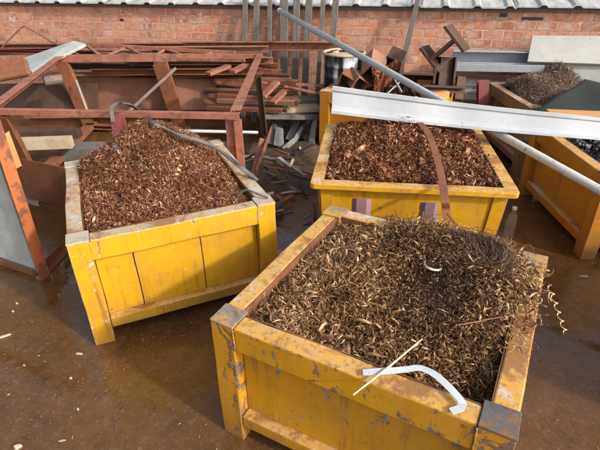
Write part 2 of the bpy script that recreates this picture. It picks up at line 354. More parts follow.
# ------------------------------------------------------------------ ground, sky, light
g = MB(); S = 600
g.add([(-S, -S, 0), (S, -S, 0), (S, S, 0), (-S, S, 0)], [(0, 1, 2, 3)])
go = g.build('ground', M['ground'], origin=(0, 0, 0)); tag(go, 'wet brown dirty concrete yard floor', 'ground', kind='structure')

SUN_AZ, SUN_EL = R(-35.5), R(30)
w = bpy.data.worlds.new('World'); sc.world = w; w.use_nodes = True
nt = w.node_tree; sky = nt.nodes.new('ShaderNodeTexSky'); sky.sky_type = 'NISHITA'; sky.sun_disc = False
sky.sun_elevation = SUN_EL; sky.sun_rotation = R(90) - SUN_AZ; sky.air_density = 1.0; sky.dust_density = 4.0; sky.ozone_density = 1.0
bg = nt.nodes['Background']; bg.inputs['Strength'].default_value = .15; hs = nt.nodes.new('ShaderNodeHueSaturation'); hs.inputs['Saturation'].default_value = .5; nt.links.new(sky.outputs[0], hs.inputs['Color']); nt.links.new(hs.outputs[0], bg.inputs[0])
sl = bpy.data.lights.new('sun', 'SUN'); so = bpy.data.objects.new('sun', sl); COL.objects.link(so)
sl.energy = 2.0; sl.angle = R(3.0); sl.color = (1, .93, .82)
sv = Vector((math.cos(SUN_EL) * math.cos(SUN_AZ), math.cos(SUN_EL) * math.sin(SUN_AZ), math.sin(SUN_EL)))
so.rotation_euler = (-sv).to_track_quat('-Z', 'Y').to_euler(); so.location = sv * 20
sc.view_settings.view_transform = 'Standard'; sc.view_settings.look = 'None'; sc.view_settings.gamma = 1; sc.view_settings.use_curve_mapping = False
sc.view_settings.exposure = 0.82

# ------------------------------------------------------------------ bins
def make_bin(label, FL, yaw, L, W, h, mat, post_mat=None, seams=(), cat='bin', group='yellow scrap bins standing in the yard', rim_h=.11, name='scrap_bin', caps=None, rim_mat=None):
    d = Vector((math.cos(yaw), math.sin(yaw), 0)); n = Vector((-math.sin(yaw), math.cos(yaw), 0))
    c = Vector((*FL, 0)) + d * L / 2 + n * W / 2
    t = empty(name, c, label, cat, group, yaw)
    a, b = L / 2, W / 2; pw = .095; rw = .075; pm = post_mat or mat
    for sx in (-1, 1):
        for sy in (-1, 1):
            x0, x1 = sorted((sx * a, sx * (a - pw))); y0, y1 = sorted((sy * b, sy * (b - pw))); q = .007
            mb = MB()
            h_ = h - .0065
            mb.box(x0, x1, y0, y0 + q, 0, h_); mb.box(x0, x1, y1 - q, y1, 0, h_)
            mb.box(x0, x0 + q, y0 + q, y1 - q, 0, h_ - .001); mb.box(x1 - q, x1, y0 + q, y1 - q, 0, h_ - .001)
            o = mb.build('corner_post', pm, t, .003, dent=.0042)
            for ax_ in (0, 1):                     # weld beads where the rims meet the post
                bd = MB(); zs = np.linspace(h - rim_h + .004, h - .012, 14)
                if ax_ == 0: bx_ = sx * (a - pw - .001); pts_ = [(bx_ + random.uniform(-.0012, .0012), sy * (b - .0015), z_) for z_ in zs]
                else: by_ = sy * (b - pw - .001); pts_ = [(sx * (a - .0015), by_ + random.uniform(-.0012, .0012), z_) for z_ in zs]
                bd.tube(pts_, [random.uniform(.003, .0052) for _ in zs], 6).build('weld_bead', rim_mat or mat, o, smooth=True, dent=.0042)
            if caps: MB().box(x0 - .0015, x1 + .0015, y0 - .0015, y1 + .0015, h - .006, h + .0025).build('post_cap', caps[(sx, sy)] if isinstance(caps, dict) else caps, o, .0015, dent=.0042)
    e = .002; i = pw + e
    for s in (-1, 1):
        y0, y1 = sorted((s * (b - .002), s * (b - rw)))
        MB().box(-a + i, a - i, y0, y1, h - rim_h, h - .002).build('rim_rail', rim_mat or mat, t, .006, dent=.0042)
        x0, x1 = sorted((s * (a - .002), s * (a - rw)))
        MB().box(x0, x1, -b + i, b - i, h - rim_h, h - .002).build('rim_rail', rim_mat or mat, t, .006, dent=.0042)
        y0, y1 = sorted((s * (b - .003), s * (b - .085)))
        MB().box(-a + i, a - i, y0, y1, .085, .145).build('bottom_rail', mat, t, .006, dent=.0042)
        x0, x1 = sorted((s * (a - .003), s * (a - .085)))
        MB().box(x0, x1, -b + i, b - i, .085, .145).build('bottom_rail', mat, t, .006, dent=.0042)
        # recessed side panels (front/back may be welded from several sheets)
        zt, zb = h - rim_h - .001, .146
        cuts = [-a + i] + [-a + q * L for q in seams] + [a - i]
        mb = MB()
        for k in range(len(cuts) - 1):
            dd = .004 * (k % 2)
            y0, y1 = sorted((s * (b - .046 + dd), s * (b - .066)))
            mb.box(cuts[k] + (.0025 if k else 0), cuts[k + 1] - (.0025 if k < len(cuts) - 2 else 0), y0, y1, zb, zt)
        y0, y1 = sorted((s * (b - .067), s * (b - .072)))
        mb.box(-a + i, a - i, y0, y1, zb, zt)
        mb.build('side_panel', mat, t, .002, dent=.0042)
        x0, x1 = sorted((s * (a - .046), s * (a - .070)))
        mb = MB(); cy = [-b + i, -b + W * .52, b - i]
        for k in range(2):
            mb.box(x0, x1, cy[k] + (.002 if k else 0), cy[k + 1] - (0 if k else .002), zb, zt)
        mb.build('side_panel', mat, t, .002, dent=.0042)
    MB().box(-a + .075, a - .075, -b + .075, b - .075, .10, .125).build('floor_plate', M['rust_dark'], t)
    # inner lining, rusted
    for s in (-1, 1):
        y0, y1 = sorted((s * (b - .0765), s * (b - .080)))
        MB().box(-a + i, a - i, y0, y1, .128, h - .0035).build('inner_lining', M['inner_rust'], t)
        x0, x1 = sorted((s * (a - .0765), s * (a - .080)))
        MB().box(x0, x1, -b + i, b - i, .128, h - .0035).build('inner_lining', M['inner_rust'], t)
    bpy.context.view_layer.update()
    return t

binA = make_bin('scratched yellow steel bin nearest the camera, toned orange for grazing light', (-.321, 1.276), R(-29.1), 1.008, .983, .598, M['yellow_grazing'], caps={(1, -1): M['bare_steel'], (-1, -1): M['cap_mix'], (-1, 1): M['cap_mix'], (1, 1): M['cap_mix']}, rim_mat=M['rim_grazing'], post_mat=M['rim_grazing'])
binB = make_bin('bright yellow bin full of rust-red swarf, beside the grey sheet skip', (-1.039, 1.773), R(23.5), .995, 1.073, .602, M['yellow'], seams=(.27, .60), caps=M['cap_pale'], post_mat=M['yellow_post'], rim_mat=M['yellow_rim'])
binD = make_bin('yellow bin with shade-toned paint at the right under the end of the white flashing', (1.785, 2.494), R(-1), 1.15, 1.03, .575, M['yellow_shaded'], caps=M['inner_rust'])
binE = make_bin('small yellow bin by the wall loaded with rusty beams and a drum', (.200, 4.484), R(-22), 1.18, 1.0, .60, M['yellow_shaded'], caps=M['yellow_shaded'])
binF = make_bin('faded grey-brown bin with a tan rim under the dark sheeting', (1.912, 3.845), R(1), 1.0, .93, .60, M['tan_bin'], group=None, caps=M['tan_bin'])

binN = make_bin('unseen yellow bin added just beyond the right edge of the view to shade the floor', (1.80, 1.02), R(-3), 1.0, .98, .62, M['yellow_shaded'], caps=M['yellow_shaded'])  # unseen bin, added to throw shade on the floor at the right
# bin C has an outward flange all round
def flanged_bin(label, FL, yaw, L, W, h, mat):
    d = Vector((math.cos(yaw), math.sin(yaw), 0)); n = Vector((-math.sin(yaw), math.cos(yaw), 0))
    c = Vector((*FL, 0)) + d * L / 2 + n * W / 2
    t = empty('scrap_bin', c, label, 'bin', 'yellow scrap bins standing in the yard', yaw)
    a, b, fl = L / 2, W / 2, .05
    A, B = a - fl, b - fl
    # rounded flange ring
    mb = MB(); out = []; inn = []
    for sx, sy, a0 in ((1, -1, -90), (1, 1, 0), (-1, 1, 90), (-1, -1, 180)):
        for k in range(5):
            an = R(a0 + k * 22.5); r = .03
            out.append((sx * (a - r) + r * math.cos(an), sy * (b - r) + r * math.sin(an)))
            inn.append((sx * (A - .022), sy * (B - .022)))
    n_ = len(out); vs = [(x, y, z) for ring in (out, inn) for z in (h - .032, h) for x, y in ring]
    fs = []
    for k in range(n_):
        j = (k + 1) % n_
        fs += [(k, j, n_ + j, n_ + k), (n_ + k, n_ + j, 3 * n_ + j, 3 * n_ + k), (2 * n_ + k, 2 * n_ + j, j, k)]
        if inn[k] != inn[j]: fs += [(3 * n_ + k, 3 * n_ + j, 2 * n_ + j, 2 * n_ + k)]
    mb.add(vs, fs).build('rim_flange', mat, t, .004, dent=.003)
    bt = .03
    def wall(s, axis):
        p = MB()
        def pt(u, z, dep):
            k = (z - .1) / (h - .1 - .033); ex = -bt * (1 - k)
            if axis == 'y': return (u * (A + ex), s * (B + ex - dep), z)
            return (s * (A + ex - dep), u * (B + ex), z)
        z0, z1 = .10, h - .033
        u1 = 1 if axis == 'y' else 1 - .021 / B
        q = [pt(-u1, z0, 0), pt(u1, z0, 0), pt(u1, z0, .02), pt(-u1, z0, .02)]; r = [pt(-u1, z1, 0), pt(u1, z1, 0), pt(u1, z1, .02), pt(-u1, z1, .02)]
        p.hexa(q, r); o_ = p.build('side_panel', mat, t, .002, dent=.0042)
        li = MB(); li.hexa([pt(-u1 * .97, z0 + .035, .0205), pt(u1 * .97, z0 + .035, .0205), pt(u1 * .97, z0 + .035, .024), pt(-u1 * .97, z0 + .035, .024)], [pt(-u1 * .97, h - .003, .0225), pt(u1 * .97, h - .003, .0225), pt(u1 * .97, h - .003, .026), pt(-u1 * .97, h - .003, .026)])
        li.build('inner_lining', M['inner_rust'], t)
        # corner straps proud of the panel
        for uu in (-1, 1):
            us = sorted((uu * .995, uu * .86)); sp = MB()
            q = [pt(us[0], 0.0, -.010), pt(us[1], 0.0, -.010), pt(us[1], 0.0, -.0008), pt(us[0], 0.0, -.0008)]
            r = [pt(us[0], z1 - .004, -.010), pt(us[1], z1 - .004, -.010), pt(us[1], z1 - .004, -.0008), pt(us[0], z1 - .004, -.0008)]
            sp.hexa(q, r).build('corner_strap', mat, t, .002, dent=.0042)
        sp = MB(); q0, q1 = -.80, .80
        q = [pt(q0, .10, -.035), pt(q1, .10, -.035), pt(q1, .10, -.001), pt(q0, .10, -.001)]
        r = [pt(q0, .16, -.035), pt(q1, .16, -.035), pt(q1, .16, -.001), pt(q0, .16, -.001)]
        sp.hexa(q, r).build('bottom_rail', mat, t, .004, dent=.0042)
    for s in (-1, 1): wall(s, 'y'); wall(s, 'x')
    MB().box(-A + .055, A - .055, -B + .055, B - .055, .11, .13).build('floor_plate', M['rust_dark'], t)
    bpy.context.view_layer.update()
    return t
binC = flanged_bin('yellow bin with a flat tan flanged rim, full of dark rusty chips', (.058, 2.398), R(-8), 1.128, 1.10, .60, M['yellow'])

# ------------------------------------------------------------------ swarf heaps
def curl_protos(kind, K=36):
    P = []
    for k in range(K):
        npt = 13 if kind != 'long' else 34
        if kind == 'chip':                      # short broad curved chips
            r = random.uniform(.6, 1.2); turns = random.uniform(.2, .75); pitch = random.uniform(.0, .6); wd = random.uniform(.22, .42)
        elif kind == 'long':                    # long springs and tangles
            r = random.uniform(.22, .5); turns = random.uniform(2.5, 6); pitch = random.uniform(2., 4.2); wd = random.uniform(.08, .16)
        elif kind == 'curl':                    # springy curls
            r = random.uniform(.20, .58); turns = random.uniform(.4, 2.0); pitch = random.uniform(.6, 2.0); wd = random.uniform(.07, .145)
        else:                                   # fine turnings
            r = random.uniform(.16, .42); turns = random.uniform(.4, 2.4); pitch = random.uniform(.6, 1.9); wd = random.uniform(.055, .11)
        vs = []
        lean = random.uniform(-.6, .6); bend = random.uniform(-1, 1) * 1.5; bend2 = random.uniform(-1, 1)
        for i in range(npt):
            s = i / (npt - 1); th = 6.2832 * turns * s; rr = r * (1 - .35 * s * random.random() * .5)
            c = np.array([pitch * (s - .5) * 2, rr * math.cos(th), rr * math.sin(th)])
            if kind == 'long': c[1] += .5 * bend * (2 * s - 1) ** 2; c[2] += .3 * bend2 * math.sin(5 * s)
            wdir = np.array([1, lean * math.cos(th), lean * math.sin(th)]); wdir /= np.linalg.norm(wdir)
            hw = wd * (.35 + .65 * math.sin(math.pi * min(.92, max(.08, s))))
            vs += [c - wdir * hw, c + wdir * hw]
        vs = np.array(vs); vs -= vs.mean(0); P.append(vs)
    fs = np.array([(2 * i, 2 * i + 1, 2 * i + 3, 2 * i + 2) for i in range(npt - 1)])
    return np.array(P), fs
def rotmats(n, tilt):
    ya = rng.uniform(0, 6.2832, n); rl = rng.uniform(0, 6.2832, n); ti = rng.normal(0, tilt, n)
    def rot(ax, a):
        c, s = np.cos(a), np.sin(a); m = np.zeros((n, 3, 3)); i, j = [(1, 2), (2, 0), (0, 1)][ax]
        m[:, ax, ax] = 1; m[:, i, i] = c; m[:, j, j] = c; m[:, i, j] = -s; m[:, j, i] = s; return m
    return rot(2, ya) @ rot(1, ti) @ rot(0, rl)
def mesh_np(name, verts, quads, tone, mat, loc, rz, smooth=True):
    me = bpy.data.meshes.new(name); nv, nf = len(verts), len(quads)
    me.vertices.add(nv); me.vertices.foreach_set('co', verts.astype(np.float32).ravel())
    me.loops.add(nf * 4); me.loops.foreach_set('vertex_index', quads.astype(np.int32).ravel())
    me.polygons.add(nf); me.polygons.foreach_set('loop_start', np.arange(0, nf * 4, 4, dtype=np.int32))
    me.update(calc_edges=True)
    me.polygons.foreach_set('use_smooth', np.full(nf, smooth))
    at = me.attributes.new('tone', 'FLOAT', 'POINT'); at.data.foreach_set('value', tone.astype(np.float32))
    me.materials.append(mat); o = bpy.data.objects.new(name, me); COL.objects.link(o)
    o.location = loc; o.rotation_euler = (0, 0, rz); return o
def smooth_noise(x, y, seed, s):
    r = np.random.default_rng(seed); o = np.zeros_like(x)
    for k in range(7):
        a = r.uniform(0, 6.28); f = s * r.uniform(.5, 2.2); o += np.sin((x * math.cos(a) + y * math.sin(a)) * f + r.uniform(0, 6.28)) / (.6 + f / s)
    return o / 3
def heap(name, b, L, W, hfun, mat, kinds, count, size, label, inset=.083, thick=.03, tilt=.55, xr=None, over=None, tone=(.45, .22), tonef=None, sizef=None):
    """stuff: one mesh of loose curls lying on a lumpy core; hfun(x, y) is the heap's height in the bin's own axes"""
    nx, ny = 70, 60; X0, X1 = -L / 2 + inset, L / 2 - inset; Y0, Y1 = -W / 2 + inset, W / 2 - inset
    gx, gy = np.meshgrid(np.linspace(X0, X1, nx), np.linspace(Y0, Y1, ny))
    gz = hfun(gx, gy) - .012 + rng.normal(0, .004, gx.shape)
    cv = np.stack([gx, gy, gz], -1).reshape(-1, 3)
    idx = np.arange(nx * ny).reshape(ny, nx)
    cq = np.stack([idx[:-1, :-1], idx[:-1, 1:], idx[1:, 1:], idx[1:, :-1]], -1).reshape(-1, 4)
    V = [cv]; Q = [cq]; T = [np.full(len(cv), .12)]; base = len(cv)  # core toned dark to paint the shaded gaps between curls
    for kind, share in kinds:
        protos, fs = curl_protos(kind); n = int(count * share)
        mg = .008 if kind != 'long' else .10
        px = rng.uniform(X0 + mg, X1 - mg, n); py = rng.uniform(Y0 + mg, Y1 - mg, n)
        if over is not None:                    # a few that spill on and over the rim
            m = int(n * over[0]); ox, oy = over[1](m); px[:m] = ox; py[:m] = oy
        lay = rng.random(n) ** 1.3
        pz = hfun(px, py) + thick * (lay - .25)
        if over is not None: pz[:m] = np.maximum(pz[:m], over[2] + rng.uniform(.004, .03, m))
        sz = size * np.exp(rng.normal(0, .33, n)) * (1 if kind != 'fine' else .8)
        if sizef is not None: sz = sz * sizef(px, py)
        pv = protos[rng.integers(0, len(protos), n)]
        vs = np.einsum('nij,nkj->nki', rotmats(n, tilt), pv) * sz[:, None, None] + np.stack([px, py, pz], -1)[:, None, :]
        k = vs.shape[1]
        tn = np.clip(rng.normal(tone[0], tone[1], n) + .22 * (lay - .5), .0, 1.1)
        tn += 0 if tonef is None else tonef(px, py)
        bright = rng.random(n) < .04; tn[bright] = rng.uniform(.85, 1.05, bright.sum())
        q = (fs[None] + (np.arange(n) * k)[:, None, None] + base).reshape(-1, 4)
        V.append(vs.reshape(-1, 3)); Q.append(q); T.append(np.repeat(tn, k)); base += n * k
    o = mesh_np(name, np.concatenate(V), np.concatenate(Q), np.concatenate(T), mat, b.location, b.rotation_euler.z)
    tag(o, label, 'swarf', kind='stuff'); return o
def sstep(a, b, x): t = np.clip((x - a) / (b - a), 0, 1); return t * t * (3 - 2 * t)

def hA(x, y):
    u = x / 1.008 + .5; v = y / .983 + .5
    z = .535 + .13 * np.exp(-((u - .62) / .30) ** 2 - ((v - .86) / .26) ** 2) + .045 * np.exp(-((u - .45) / .3) ** 2 - ((v - .45) / .3) ** 2)
    z += .06 * sstep(.70, 1.0, u) * sstep(.25, .6, v) * (1 - sstep(.8, 1, v)) - .10 * sstep(.70, .98, u) * (1 - sstep(.05, .32, v))
    z -= .03 * sstep(.85, 1., u) * sstep(.75, 1., v) + .03 * (1 - sstep(0, .12, u))
    return z + .014 * smooth_noise(x, y, 3, 16)
def overA(m):
    return np.where(rng.random(m) < .75, rng.uniform(-.16, .36, m), rng.uniform(.40, .50, m)), np.where(rng.random(m) < .75, rng.uniform(.40, .50, m), rng.uniform(-.1, .42, m))
def _ov(m):
    a = rng.random(m) < .62
    return np.where(a, rng.uniform(-.18, .36, m), rng.uniform(.41, .50, m)), np.where(a, rng.uniform(.40, .49, m), rng.triangular(-.22, .22, .42, m))
heap('swarf_heap', binA, 1.008, .983, hA, M['swarf_tan'], (('curl', .50), ('fine', .46), ('long', .04)), 24000, .0205,
     'heap of tan and brass-coloured curly steel swarf filling the nearest bin', over=(.032, _ov, .60), thick=.032, tone=(.49, .23), tonef=lambda x, y: -.62 * np.exp(-((x - .15) / .17) ** 2 - ((y - .03) / .24) ** 2), sizef=lambda x, y: 1 - .5 * np.exp(-((x - .15) / .17) ** 2 - ((y - .03) / .24) ** 2))
def hB(x, y):
    u = x / .995 + .5; v = y / 1.073 + .5
    z = .565 + .235 * np.exp(-((u - .52) / .34) ** 2 - ((v - .92) / .36) ** 2) + .05 * np.exp(-((u - .5) / .35) ** 2 - ((v - .45) / .35) ** 2)
    z -= .09 * sstep(.84, 1.0, u) * (1 - .6 * sstep(.7, 1, v)) * (1 - .5 * sstep(0, .15, .15 - v))
    return z + .012 * smooth_noise(x, y, 5, 18)
heap('swarf_heap', binB, .995, 1.073, hB, M['swarf_red'], (('curl', .42), ('fine', .48), ('chip', .08), ('long', .02)), 23000, .0152,
     'heap of fine rust-red swarf piled high in the bright yellow bin', thick=.028, tone=(.47, .22))
def hC(x, y):
    u = x / 1.128 + .5; v = y / 1.10 + .5
    z = .565 + .10 * np.exp(-((u - .5) / .42) ** 2 - ((v - .75) / .42) ** 2) - .05 * sstep(.90, .99, u) * (1 - sstep(.1, .35, v))
    return z + .015 * smooth_noise(x, y, 8, 15)
heap('swarf_heap', binC, 1.128, 1.10, hC, M['swarf_dark'], (('chip', .18), ('curl', .52), ('fine', .27), ('long', .03)), 15000, .0208,
     'heap of dark rusty chips filling the flanged yellow bin', thick=.04, tilt=.7, tone=(.40, .24))
def hD(x, y): return .47 + .05 * np.exp(-(x / .4) ** 2 - (y / .4) ** 2) + .012 * smooth_noise(x, y, 9, 14)
heap('swarf_heap', binD, 1.15, 1.03, hD, M['swarf_black'], (('chip', .7), ('curl', .3)), 2500, .024, 'dark brown-black scrap chips in the shade-toned yellow bin', tone=(.4, .25))
def hF(x, y):
    u = x / 1.0 + .5; v = y / .9 + .5
    return .50 + .20 * np.exp(-((u - .24) / .20) ** 2 - ((v - .60) / .36) ** 2) + .27 * np.exp(-((u - .60) / .21) ** 2 - ((v - .78) / .32) ** 2) + .02 * smooth_noise(x, y, 12, 13) + .028 * smooth_noise(x, y, 31, 30)
heap('swarf_heap', binF, 1.0, .93, hF, M['swarf_grey'], (('curl', .4), ('fine', .6)), 10000, .0165, 'fluffy grey-brown turnings heaped in the faded bin by the wall', thick=.05, tilt=.8)
def hE(x, y): return .42 + .10 * np.exp(-(x / .5) ** 2 - (y / .4) ** 2) + .02 * smooth_noise(x, y, 15, 12)
heap('scrap_debris', binE, 1.18, 1.0, hE, M['swarf_dark'], (('chip', .6), ('curl', .4)), 2200, .034, 'small rusty scrap lying under the beams in the bin by the wall', tilt=.8)

def toW(b, x, y, z): return b.matrix_world @ Vector((x, y, z))
# ------------------------------------------------------------------ things on bin A
def onheap(b, hf, p, dz=.012):
    q = b.matrix_world.inverted() @ Vector((p.x, p.y, 0)); return b.matrix_world @ Vector((q.x, q.y, float(hf(np.array(q.x), np.array(q.y))) + dz))
def drape(b, hf, uv, z0=.6, dz=.02, n=4, rim=None):
    """follow pixels onto the heap: iterate the height"""
    out = []
    for u, v in uv:
        z = z0
        for _ in range(12):
            p = PZ(u, v, z); q = b.matrix_world.inverted() @ Vector((p.x, p.y, 0))
            zz = float(hf(np.array(q.x), np.array(q.y))) + dz
            if rim is not None: zz = max(zz, rim)
            z = zz
        out.append(PZ(u, v, z))
    return out
def catm(pts, n=6):
    pts = [Vector(p) for p in pts]; o = []
    for i in range(len(pts) - 1):
        a, b, c, d = pts[max(i - 1, 0)], pts[i], pts[i + 1], pts[min(i + 2, len(pts) - 1)]
        for k in range(n):
            t = k / n; o.append(.5 * ((2 * b) + (c - a) * t + (2 * a - 5 * b + 4 * c - d) * t * t + (3 * b - a - 3 * c + d) * t ** 3))
    return o + [pts[-1]]
def ribbon(pts, hw, tw=None):
    pts = [Vector(p) for p in pts]; wv = []
    for i in range(len(pts)):
        t = (pts[min(i + 1, len(pts) - 1)] - pts[max(i - 1, 0)]).normalized()
        s = t.cross(Vector((0, 0, 1))).normalized()
        if tw: s = Matrix.Rotation(tw[i] if isinstance(tw, list) else tw, 3, t) @ s
        wv.append(s * hw)
    return pts, wv
p = [PZ(363, 372.5, .608), PZ(378, 371.5, .612), PZ(394, 370.5, .615), PZ(408, 369, .617), PZ(420, 368, .618), PZ(434, 374, .62)]
p += [PZ(448, 386, .618), PZ(459, 398, .614), PZ(463, 404, .612), PZ(461, 408, .609), PZ(451, 411.5, .607)]
p = catm(p[:9], 4) + p[9:]; a_, b_ = ribbon(p, .0110, [.1 + .10 * math.sin(i * .35) for i in range(len(p) - 3)] + [.02, .0, .0])
tag(MB().strip(a_, b_, .0015).build('plastic_strap', M['white_plastic']), 'white plastic packing strap looped over the tan swarf', 'strap')
tip = toW(binA, -.10, -.462, .602); p0 = PZ(353, 395, .603); p1 = PZ(422, 339, .645)
tag(MB().tube([p0, p0.lerp(p1, .5) + Vector((0, 0, -.004)), p1], [.0026, .004, .0022], 7).build('thin_stick', M['stick']), 'thin pale stick lying across the rim of the nearest bin', 'stick')
p = drape(binA, hA, [(458, 325), (475, 322), (495, 318), (518, 315), (526, 313)], dz=.03)
tag(MB().tube(catm(p), .0022, 6).build('thin_wire', M['red_lead']), 'thin straight rust-red wire on the swarf near the right rim', 'wire')
# hoop of turning
c = drape(binA, hA, [(433, 266)], dz=.025)[0]
pts = [c + Vector((.034 * math.cos(t), .030 * math.sin(t), .012 * math.sin(t * .5 + .6))) for t in np.linspace(2.6, 8.2, 26)]
a_, b_ = ribbon(pts, .004, 1.1)
tag(MB().strip(a_, b_, .0015).build('swarf_ring', M['stick']), 'open ring of pale coiled turning on top of the tan swarf', 'turning')
# two narrow bars half buried in the swarf
for (uva, uvb, lb) in (((447, 217), (487, 268), 'long narrow rusty bar sloping down the heap beside the grey mesh tangle'), ):
    q = drape(binA, hA, [uva, uvb], dz=.02)
    mb = MB().extr(sec_rect(.012, .005), q[0] + Vector((0, 0, .02)), q[1] + Vector((0, 0, .008)))
    tag(mb.build('narrow_bar', M['red_rust'], bevel=.001), lb, 'bar')
# grey tangle: a nest of fine wire
def tangle(name, c, rx_, ry_, rz_, n, mat, label, rad=.0009, yaw=0.):
    mb = MB(); rx0, ry0, rz0 = rx_, ry_, rz_
    for k in range(n):
        if k % 9 == 0: rx_, ry_, rz_ = rx0 * random.uniform(.8, 1.45), ry0 * random.uniform(.8, 1.5), rz0 * random.uniform(.7, 1.7)
        a0 = random.uniform(0, 6.28); tl = random.uniform(-.5, .5); pts = []
        q = random.uniform(.55, 1.0); r2 = random.uniform(.4, 1)
        off = Vector((random.uniform(-.4, .4) * rx_, random.uniform(-.4, .4) * ry_, random.uniform(-.3, .3) * rz_))
        for t in np.linspace(a0, a0 + random.uniform(1.5, 4.5), 12):
            v = Vector((rx_ * q * math.cos(t), ry_ * r2 * math.sin(t), rz_ * math.sin(t * random.choice((1, 1, 2)) + tl) * .8))
            pts.append(v * .8 + off)
        rot = Matrix.Rotation(yaw, 3, 'Z')
        mb.tube([c + rot @ p_ for p_ in pts], rad, 4, cap=False)
    return tag(mb.build(name, mat), label, 'tangle')
c = drape(binA, hA, [(482, 250)], dz=.022)[0]
M['wire_grey'] = plain_mat('grey_wire', ((.3, (.075, .042, .026)), (.7, (.19, .12, .08))), 20, (.5, .7), .1)
tangle('mesh_tangle', c, (.115), .062, .042, 330, M['wire_grey'], 'brownish grey nest of tangled fine wire at the back corner of the tan heap', yaw=R(-52))
# hanging spiral of swarf over the right rim
pts = []
s0, s1 = PZ(549, 285, .60), PZ(566, 334, .36)
for k in range(60):
    t = k / 59; ax = s0.lerp(s1, t); an = t * 6.28 * 5.5
    pts.append(ax + Vector((math.cos(an) * .009, math.sin(an) * .009, 0)))
axv = (s1 - s0).normalized(); a_ = pts; b_ = [axv * .0038 for _ in pts]
tag(MB().strip(a_, b_, .001).build('spiral_turning', M['stick']), 'long spiral turning hanging over the right side of the nearest bin', 'turning')
# lilac brackets between the front and flanged bins, rusty flat bar
for uv, hw, lb, tz in (((361.5, 203), .046, 'lilac painted curved bracket standing left of the rusty strap', .66), ((429, 207), .044, 'lilac painted curved bracket standing right of centre, next to the rusty strap', .68)):
    base = PY(uv[0], uv[1], 2.23); top = base.z + .045
    e = empty('curved_bracket', (base.x, base.y, .0), lb, 'bracket', rz=R(-8))
    mb = MB(); n = 4; ro, ri = hw * 1.12, hw * 1.12 - .007
    for ring, zz in ((ro, 0), (ri, 0), (ro, 1), (ri, 1)): pass
    vs = []; fs = []
    for zz in (0.0, top):
        for rr in (ro, ri):
            for k in range(n): an = R(180 + 180 * k / (n - 1)); vs.append((rr * math.cos(an), rr * math.sin(an) * .7, zz - (.02 * abs(math.cos(an)) ** 2 if zz else 0)))
    for k in range(n - 1):
        o0, i0, o1, i1 = 0, n, 2 * n, 3 * n
        fs += [(o0 + k, o0 + k + 1, o1 + k + 1, o1 + k), (i0 + k + 1, i0 + k, i1 + k, i1 + k + 1), (o1 + k, o1 + k + 1, i1 + k + 1, i1 + k), (o0 + k + 1, o0 + k, i0 + k, i0 + k + 1)]
    fs += [(0, 2 * n, 3 * n, n), (n - 1, 2 * n - 1, 4 * n - 1, 3 * n - 1)]
    mb.add(vs, fs).build('bracket_shell', M['lilac'], e)
    MB().box(-ro, ro, .002, .010, 0, top - .03).build('back_plate', M['lilac'], e)
p = [PZ(419, 122, .72), PZ(428, 133, .715), PZ(434, 148, .69), PZ(439, 165, .665), PZ(442.5, 183, .645), PZ(445, 200, .63), PY(446, 210, 2.12), PY(447, 221, 2.06)]
p = catm(p, 4); a_ = p; b_ = [Vector((.0195, -.004, .002)) for _ in p]
tag(MB().strip(a_, b_, .005).build('bent_strap', M['red_rust']), 'rusty bent steel strap hanging over the rim of the flanged bin', 'strap')

# ------------------------------------------------------------------ hose / webbing and maroon plate on bin B
p = drape(binB, hB, [(140, 111), (152, 122), (166, 129), (182, 136), (200, 141), (214, 147), (226, 155), (238, 165)], dz=.078, rim=.66)
p = [PY(113, 122, 3.00), PY(112, 108, 3.02), PY(120, 103, 3.05), PY(130, 105, 3.05)] + p + [PZ(248, 173, .625), PZ(257, 180, .60)]
p = catm(p, 4); a_, b_ = ribbon(p, .0125, [.25 + .5 * math.sin(i * .45) for i in range(len(p))])
tag(MB().strip(a_, b_, .009).build('webbing_strap', M['hose'], smooth=False), 'dusty grey webbing strap lying across the rust-red heap', 'strap')
p = drape(binB, hB, [(114, 145), (121, 153), (130, 160), (140, 165), (150, 173)], dz=.02)
a_, b_ = ribbon(catm(p, 4), .014, .3)
tag(MB().strip(a_, b_, .006).build('webbing_offcut', M['hose']), 'short grey webbing end half buried in the left of the rust-red heap', 'strap')
q = [PY(110, 116, 3.03), PY(124, 115, 3.03), PY(129, 134, 2.98), PY(114, 142, 2.98)]
tag(MB().slab(q, .012).build('steel_plate', M['maroon'], bevel=.003), 'small maroon painted plate standing at the back of the rust-red heap', 'plate')
p = [PZ(238, 196, .60), PZ(246, 190, .64), PZ(258, 194, .63), PZ(268, 198, .615)]
tag(MB().tube(catm(p), .006, 7).build('bent_rod', M['hose']), 'short bent grey rod at the right corner of the bright yellow bin', 'rod')

